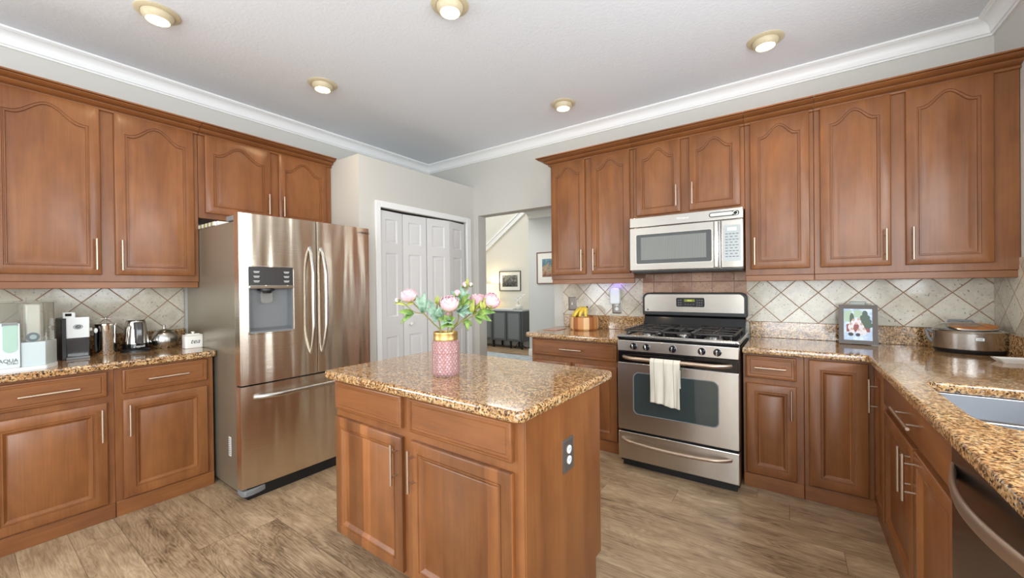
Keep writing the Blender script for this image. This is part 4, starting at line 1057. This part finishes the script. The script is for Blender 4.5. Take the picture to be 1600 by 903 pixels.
lb = obj('brand_plate', MB().box(.012, .048, -.1315, -.128, .080, .095), white_plastic, t); text('lettering', 'CHEF', .010, ink, lb, (.030, -.132, .084), FRONT, .0003)
tag(obj('plug', MB().box(-.016, .016, -.03, .0, -.02, .02), black, loc=(.985, 3.40, .985), bevel=.006), 'black power plug and adapter on the wall behind the cooker at the photo right edge', 'plug')
t = thing('soap_dish', 'white rectangular dish on the right counter at the photo edge', 'dish', (.915, 3.08, .914), 10)
obj('dish', MB().loft([[(q[0], q[1], z_) for q in rrect(-w_, w_, -h_, h_, .012, 4)] for w_, h_, z_ in ((.05, .035, 0), (.066, .046, .016), (.068, .048, .020), (.063, .043, .020), (.055, .038, .012))]), white_gloss, t)

# ------------------------------------------------------------------ pink vase and peonies on the island
VX, VY, VZ = -1.332, 1.347, .914
S = 332.0
t = thing('glass_vase', 'ribbed pink glass vase with gold collar on the island top', 'vase', (VX, VY, VZ), YAW)
obj('glass_body', MB().lathe([(.0, 0), (.058, 0), (.063, .006), (.0645, .02), (.0645, .098), (.062, .101), (.062, .103), (.0645, .106), (.0645, .150), (.062, .160), (.056, .164), (.050, .164), (.056, .15), (.059, .10), (.056, .012), (0, .010)], (0, 0, 0), 72), pink, t)
obj('gold_collar', MB().lathe([(.056, .164), (.0575, .168), (.0565, .172), (.0565, .194), (.0575, .198), (.056, .202), (.053, .202), (.052, .166)], (0, 0, 0), 48), gold, t)
m = MB(); m.lathe([(.0, .012), (.05, .012), (.052, .1), (.049, .158), (.046, .158), (.049, .1), (.047, .015), (0, .015)], (0, 0, 0), 30)
sv = NT('mottled_silver'); sv.set(Base_Color=sv.ramp(sv.noise(sv.coord('Object'), 60, 5, .7), [(.42, (90, 84, 84)), (.55, (226, 214, 212))]), Metallic=.8, Roughness=.2)
obj('mirrored_liner', m, sv.m, t)
def P(px, py, d=0.0): return Vector(((px-697)/S, d, (583-py)/S))
def petal_ball(m, c, R, axis=(0, 0, 1), seed=0, openf=1.0):
    rnd = random.Random(seed); ax = Vector(axis).normalized(); q = Vector((0, 0, 1)).rotation_difference(ax).to_matrix()
    for layer, (n, rr, span, p0) in enumerate(((6, 1.0, 1.75*openf, .15), (7, .93, 1.95, .2), (6, .80, 2.2, .3), (5, .62, 2.5, .4), (4, .40, 2.6, .5))):
        for k in range(n):
            th = 2*PI*(k+layer*.37+rnd.uniform(-.12, .12))/n; hw = 1.15*PI/n*1.5; nu, nv = 6, 7; vs = []; fs = []
            jr = rr*rnd.uniform(.94, 1.06)
            for j in range(nv+1):
                v = j/nv; phi = PI-(p0+v*span*rnd.uniform(.98, 1.02))
                for i in range(nu+1):
                    u = 2*i/nu-1; wd = hw*(math.sin(PI*min(v*.78+.14, 1))**.6); th2 = th+u*wd
                    r2_ = R*jr*(1+.05*math.sin(u*7+k*2+layer)*v*v+.05*(1-u*u)*v); ph = phi+.16*u*u*v
                    vs.append(tuple(Vector(c)+q @ Vector((r2_*math.sin(ph)*math.cos(th2), r2_*math.sin(ph)*math.sin(th2), r2_*math.cos(ph)*1.02))))
            for j in range(nv):
                for i in range(nu): b = j*(nu+1)+i; fs.append((b, b+1, b+nu+2, b+nu+1))
            m.add(vs, fs)
    return m
def blade(m, p0, p1, wid, up=(0, -.6, .8), droop=.15):
    p0, p1 = Vector(p0), Vector(p1); d = p1-p0; L = d.length; dn = d.normalized(); upv = Vector(up); side = dn.cross(upv).normalized(); nrm_ = side.cross(dn)
    vs = []; fs = []; N = 9
    for k in range(N+1):
        u = k/N; c = p0+d*u+nrm_*(L*droop*math.sin(PI*u)); w_ = wid*(math.sin(PI*u**.8)**.85)*.5 if 0 < k < N else .0006
        vs += [tuple(c-side*w_+nrm_*w_*.35), tuple(c), tuple(c+side*w_+nrm_*w_*.35)]
    for k in range(N):
        b = k*3; fs += [(b, b+1, b+4, b+3), (b+1, b+2, b+5, b+4)]
    m.add(vs, fs); return m
def leafspray(parent, base, tips, wid, mat, seed=0):
    rnd = random.Random(seed); m = MB()
    for tip in tips:
        blade(m, base, tip, wid*rnd.uniform(.85, 1.15), up=(rnd.uniform(-.3, .3), -.75, .55), droop=rnd.uniform(.05, .2))
    o = obj('leaf', m, mat, parent, recalc=False, angle=60); s = o.modifiers.new('s', 'SOLIDIFY'); s.thickness = .0008; return o
def spline(pts, n=5):
    out = []
    Q = [pts[0]]+pts+[pts[-1]]
    for i in range(1, len(Q)-2):
        for k in range(n):
            t_ = k/n; p0, p1, p2, p3 = Q[i-1], Q[i], Q[i+1], Q[i+2]
            out.append(.5*((2*p1)+(p2-p0)*t_+(2*p0-5*p1+4*p2-p3)*t_**2+(3*p1-p0-3*p2+p3)*t_**3))
    out.append(pts[-1]); return out
def stem(label, pts, rad=.0032):
    t = thing('peony_stem', label, 'flower', (VX, VY, VZ), YAW, 'artificial peony stems in the pink vase')
    obj('stem', MB().tube(spline([Vector(q) for q in pts]), rad, 8), stem_m, t); return t
def blossom(t, c, R, axis, seed, openf=1.0):
    o = obj('blossom', petal_ball(MB(), c, R, axis, seed, openf), petal_m, t, recalc=False, angle=80)
    s = o.modifiers.new('s', 'SOLIDIFY'); s.thickness = .0009
    m = MB(); ax = Vector(axis).normalized()
    for k in range(5):
        an = 2*PI*k/5+seed; sd = ax.orthogonal().normalized(); w2 = ax.cross(sd); dd_ = (sd*math.cos(an)+w2*math.sin(an))
        blade(m, Vector(c)-ax*R*1.02, Vector(c)-ax*R*.35+dd_*R*1.02, R*.7, up=tuple(-ax), droop=.1)
    so = obj('sepals', m, leaf_y, o, recalc=False); s = so.modifiers.new('s', 'SOLIDIFY'); s.thickness = .0008
def bud(t, c, r_, axis=(0, 0, 1)):
    m = MB().sphere(c, r_, r_, r_*1.1, 14); o = obj('bud', m, petal_m, t)
    m = MB(); ax = Vector(axis).normalized()
    for k in range(4):
        sd = ax.orthogonal().normalized(); w2 = ax.cross(sd); dd_ = sd*math.cos(k*PI/2)+w2*math.sin(k*PI/2)
        blade(m, Vector(c)-ax*r_*1.2, Vector(c)+dd_*r_*1.05+ax*r_*.2, r_*.9, up=tuple(-ax), droop=.2)
    obj('sepals', m, leaf_g, o, recalc=False)
# far-left stem
A = stem('left-leaning peony stem with an open pink bloom and a bud', [P(694, 560), P(690, 518), P(678, 503), P(663, 487), P(650, 474), P(642, 465)])
obj('side_stem', MB().tube(spline([P(663, 487), P(652, 486), P(642, 480), P(634, 473), P(625, 469)]), .0022, 8), stem_m, A)
blossom(A, P(640, 457), .036, (-.15, -.2, 1), 1, .85); bud(A, P(622, 466), .0115, (-.6, 0, .8))
leafspray(A, P(662, 486), [P(650, 458, .01), P(666, 453, -.01), P(674, 465, -.02), P(658, 470, -.02)], .036, leaf_b, 1)
leafspray(A, P(648, 487), [P(625, 484, -.02), P(628, 503, -.01), P(634, 490, .01)], .027, leaf_g, 2)
leafspray(A, P(636, 474), [P(618, 471), P(650, 470)], .016, leaf_y, 3)
# mid-left
B = stem('short peony stem with blue-green leaves and a closed bud, left of the centre bloom', [P(696, 560), P(690, 518), P(687, 500), P(684, 484), P(685, 470)])
leafspray(B, P(686, 495), [P(668, 478, -.02), P(675, 466, -.01), P(690, 476, -.03), P(680, 500, -.03), P(700, 480, .0), P(672, 490, .02)], .034, leaf_b, 4)
leafspray(B, P(685, 474), [P(685, 459), P(681, 463, .01), P(690, 462, -.01)], .018, leaf_y, 5)
blossom(B, P(691, 470, .045), .024, (0, 0, 1), 12)
# centre
Cc = stem('centre peony stem carrying the largest round pink bloom', [P(697, 560), P(700, 518), P(704, 500, -.01), P(706, 485, -.02)])
blossom(Cc, P(705, 470, -.03), .041, (0, -.35, 1), 2, 1.0)
leafspray(Cc, P(703, 504, -.01), [P(688, 494, -.04), P(692, 511, -.03), P(716, 493, -.05), P(712, 508, -.04), P(698, 488, -.05)], .038, leaf_g, 6)
leafspray(Cc, P(704, 500, -.02), [P(694, 504, -.06), P(711, 502, -.06), P(702, 494, -.07)], .034, leaf_b, 7)
blossom(Cc, P(699, 490, .04), .022, (-.4, 0, .8), 21)
# tall
Dd = stem('tallest peony stem with two small buds at the top right of centre', [P(699, 560), P(704, 518), P(716, 500, .01), P(718, 480, .01), P(726, 460, .01), P(733, 447)])
bud(Dd, P(717, 456, -.015), .0155); bud(Dd, P(728, 443, .01), .014); bud(Dd, P(737, 443, .01), .010)
leafspray(Dd, P(724, 468), [P(722, 445), P(732, 452), P(706, 453), P(736, 458)], .03, leaf_b, 8)
leafspray(Dd, P(722, 474, -.01), [P(737, 458, -.03), P(719, 480, -.03), P(740, 470, -.01), P(712, 470)], .034, leaf_g, 9)
leafspray(Dd, P(719, 484), [P(736, 477, -.02), P(727, 494, -.03), P(741, 488, .01), P(725, 478, -.04)], .036, leaf_b, 10)
leafspray(Dd, P(738, 488, .01), [P(736, 466), P(742, 464)], .026, leaf_y, 14)
leafspray(Dd, P(733, 445), [P(733, 432)], .014, leaf_y, 15)
# right back
Ee = stem('peony stem with a pink bloom behind the far-right bloom', [P(700, 560), P(706, 518), P(722, 500, .03), P(738, 487, .05), P(746, 478, .05)])
blossom(Ee, P(747, 467, .05), .040, (.1, .1, 1), 3)
leafspray(Ee, P(738, 487, .04), [P(752, 478, .02), P(732, 478, .02), P(748, 492, .03), P(757, 470, 0)], .028, leaf_y, 11)
# far right
Ff = stem('far-right peony stem arching out with a large pink bloom', [P(701, 560), P(704, 518), P(718, 503, -.01), P(738, 493, -.01), P(755, 485, -.01), P(764, 476, -.01)])
blossom(Ff, P(771, 467, -.01), .040, (.75, -.1, .65), 4)
leafspray(Ff, P(746, 490, -.01), [P(776, 487, -.02), P(770, 500, -.03), P(753, 505, -.03), P(762, 497, -.05), P(766, 484, .02)], .034, leaf_g, 12)
leafspray(Ff, P(757, 483, -.01), [P(764, 462, -.03), P(752, 468, -.02)], .022, leaf_y, 16)
leafspray(Ff, P(730, 497, -.01), [P(733, 515, -.02), P(738, 508), P(728, 508)], .02, leaf_g, 13)

# ------------------------------------------------------------------ hall furniture
t = thing('sideboard', 'charcoal grey sideboard with panelled doors against the hall wall', 'sideboard', (-6.15, 6.88, 0))
gm = plain('charcoal_grey_paint', (84, 90, 94), .45); W_ = 1.56
obj('body', MB().box(0, W_, .02, .40, .16, .80), gm, t, bevel=.004)
obj('top', MB().box(-.01, W_+.01, .0, .41, .80, .83), plain('pale_stone_top', (186, 190, 192), .3), t, bevel=.003)
for k in range(4):
    xx = .03+k*(W_-.06)/4; wd = (W_-.06)/4
    m = MB(); m.box(xx+.008, xx+wd-.008, .0, .02, .17, .79); fo = obj('door', m, gm, t, bevel=.003)
    obj('door_panel', MB().box(xx+.05, xx+wd-.05, -.004, .001, .21, .755), plain('grey_panel', (118, 124, 127), .5), fo, bevel=.003)
for lx in (.03, .52, .78, 1.24, 1.53):
    for ly in (.04, .36): obj('leg', MB().loft([[(lx-.018, ly-.018, .16), (lx+.018, ly-.018, .16), (lx+.018, ly+.018, .16), (lx-.018, ly+.018, .16)], [(lx-.013, ly-.013, 0), (lx+.013, ly-.013, 0), (lx+.013, ly+.013, 0), (lx-.013, ly+.013, 0)]]), black, t)
t = thing('table_lamp', 'lit table lamp with white drum shade on the hall sideboard', 'lamp', (-5.58, 7.08, .83))
obj('lamp_base', MB().lathe([(0, 0), (.07, 0), (.07, .012), (.03, .03), (.055, .07), (.06, .10), (.03, .15), (.012, .17), (.012, .22), (0, .22)], (0, 0, 0), 28), white_gloss, t)
sh = NT('lit_linen_shade'); sh.set(Base_Color=lin((250, 240, 215)), Roughness=.8, Emission_Color=lin((255, 240, 205)), Emission_Strength=.9)
obj('lamp_shade', MB().lathe([(.215, .20), (.20, .56), (.195, .56), (.21, .20)], (0, 0, 0), 36), sh.m, t)
l = bpy.data.lights.new('lamp_glow', 'POINT'); l.energy = 9; l.color = (1, .86, .64); l.shadow_soft_size = .05
lo = bpy.data.objects.new('lamp_glow', l); COL.objects.link(lo); lo.parent = t; lo.location = (0, 0, .38)
def picture(label, loc, w_, h_, fcol, mat_w, art, rz=0):
    t = thing('framed_picture', label, 'picture', loc, rz)
    a0, b0 = w_/2, h_/2; f_ = .013
    o_ = [(-a0, -b0), (a0, -b0), (a0, b0), (-a0, b0)]; i_ = [(-a0+f_, -b0+f_), (a0-f_, -b0+f_), (a0-f_, b0-f_), (-a0+f_, b0-f_)]
    obj('frame', MB().loft([[(x, 0, z_) for x, z_ in o_], [(x, -.025, z_) for x, z_ in o_], [(x, -.022, z_) for x, z_ in i_], [(x, -.004, z_) for x, z_ in i_]], (True, False)), fcol, t)
    obj('mat_board', MB().box(-a0+f_, a0-f_, -.010, -.006, -b0+f_, b0-f_), plain('mat_board', (236, 234, 226), .6), t)
    obj('print', MB().box(-a0+mat_w, a0-mat_w, -.0125, -.0101, -b0+mat_w*1.1, b0-mat_w*1.1), art, t)
def art_mat(name, stops, scale, vert):
    m = NT(name); n_ = m.noise(m.coord('Object', (1, 1, 1)), scale, 5, .7, .6)
    s_ = m.n('SeparateXYZ', Vector=m.coord('Object')); f = m.math('ADD', m.math('MULTIPLY', n_, .8), m.math('MULTIPLY', s_.outputs[2], vert))
    m.set(Base_Color=m.ramp(f, stops), Roughness=.4); return m.m
bw = art_mat('street_scene_print', [(.25, (30, 30, 32)), (.42, (96, 98, 96)), (.52, (150, 152, 146)), (.62, (200, 200, 192))], 22, .5)
hb = art_mat('harbour_print', [(.2, (120, 84, 70)), (.38, (190, 160, 130)), (.46, (70, 110, 120)), (.60, (120, 156, 176)), (.75, (176, 196, 206))], 16, .9)
picture('black-framed street print on the hall wall above the sideboard', (-5.178, 7.3, 1.452), .585, .445, black, .085, bw)
picture('brown-framed harbour print on the grey hall wall, partly behind the wall cabinet', (-3.66, 6.4, 1.665), .50, .585, plain('brown_frame', (110, 64, 50), .4), .115, hb)
t = thing('orchid_pot', 'small white orchid in a round white pot on the sideboard', 'plant', (-4.78, 7.05, .83))
obj('pot', MB().lathe([(0, 0), (.05, 0), (.075, .03), (.08, .07), (.06, .11), (0, .11)], (0, 0, 0), 24), white_gloss, t)
obj('stem', MB().tube([(0, 0, .1), (-.03, 0, .2), (.06, 0, .27)], .005, 6), stem_m, t)
m = MB()
for k in range(6):
    for j in range(5): an = j*2*PI/5; c_ = Vector((-.06+.04*k, -.01*(k % 2), .19+.03*k)); blade(m, c_, c_+Vector((.05*math.cos(an), -.01, .05*math.sin(an))), .04, up=(0, -1, 0.1), droop=.1)
obj('petals', m, white_gloss, t, recalc=False)
t = thing('paper_stack', 'flat tray of papers lying on the sideboard top', 'papers', (-5.10, 7.0, .83)); obj('sheets', MB().box(-.24, .24, -.08, .08, 0, .022), white_plastic, t, bevel=.002)
tag(obj('power_cord', MB().tube(spline([Vector(q) for q in ((-4.95, 7.1, .006), (-4.86, 7.0, .006), (-4.80, 7.02, .10), (-4.74, 7.05, .11), (-4.68, 7.12, .02), (-4.62, 7.1, .006))]), .006, 6), black), 'black cord looped on the floor under the sideboard', 'cord')
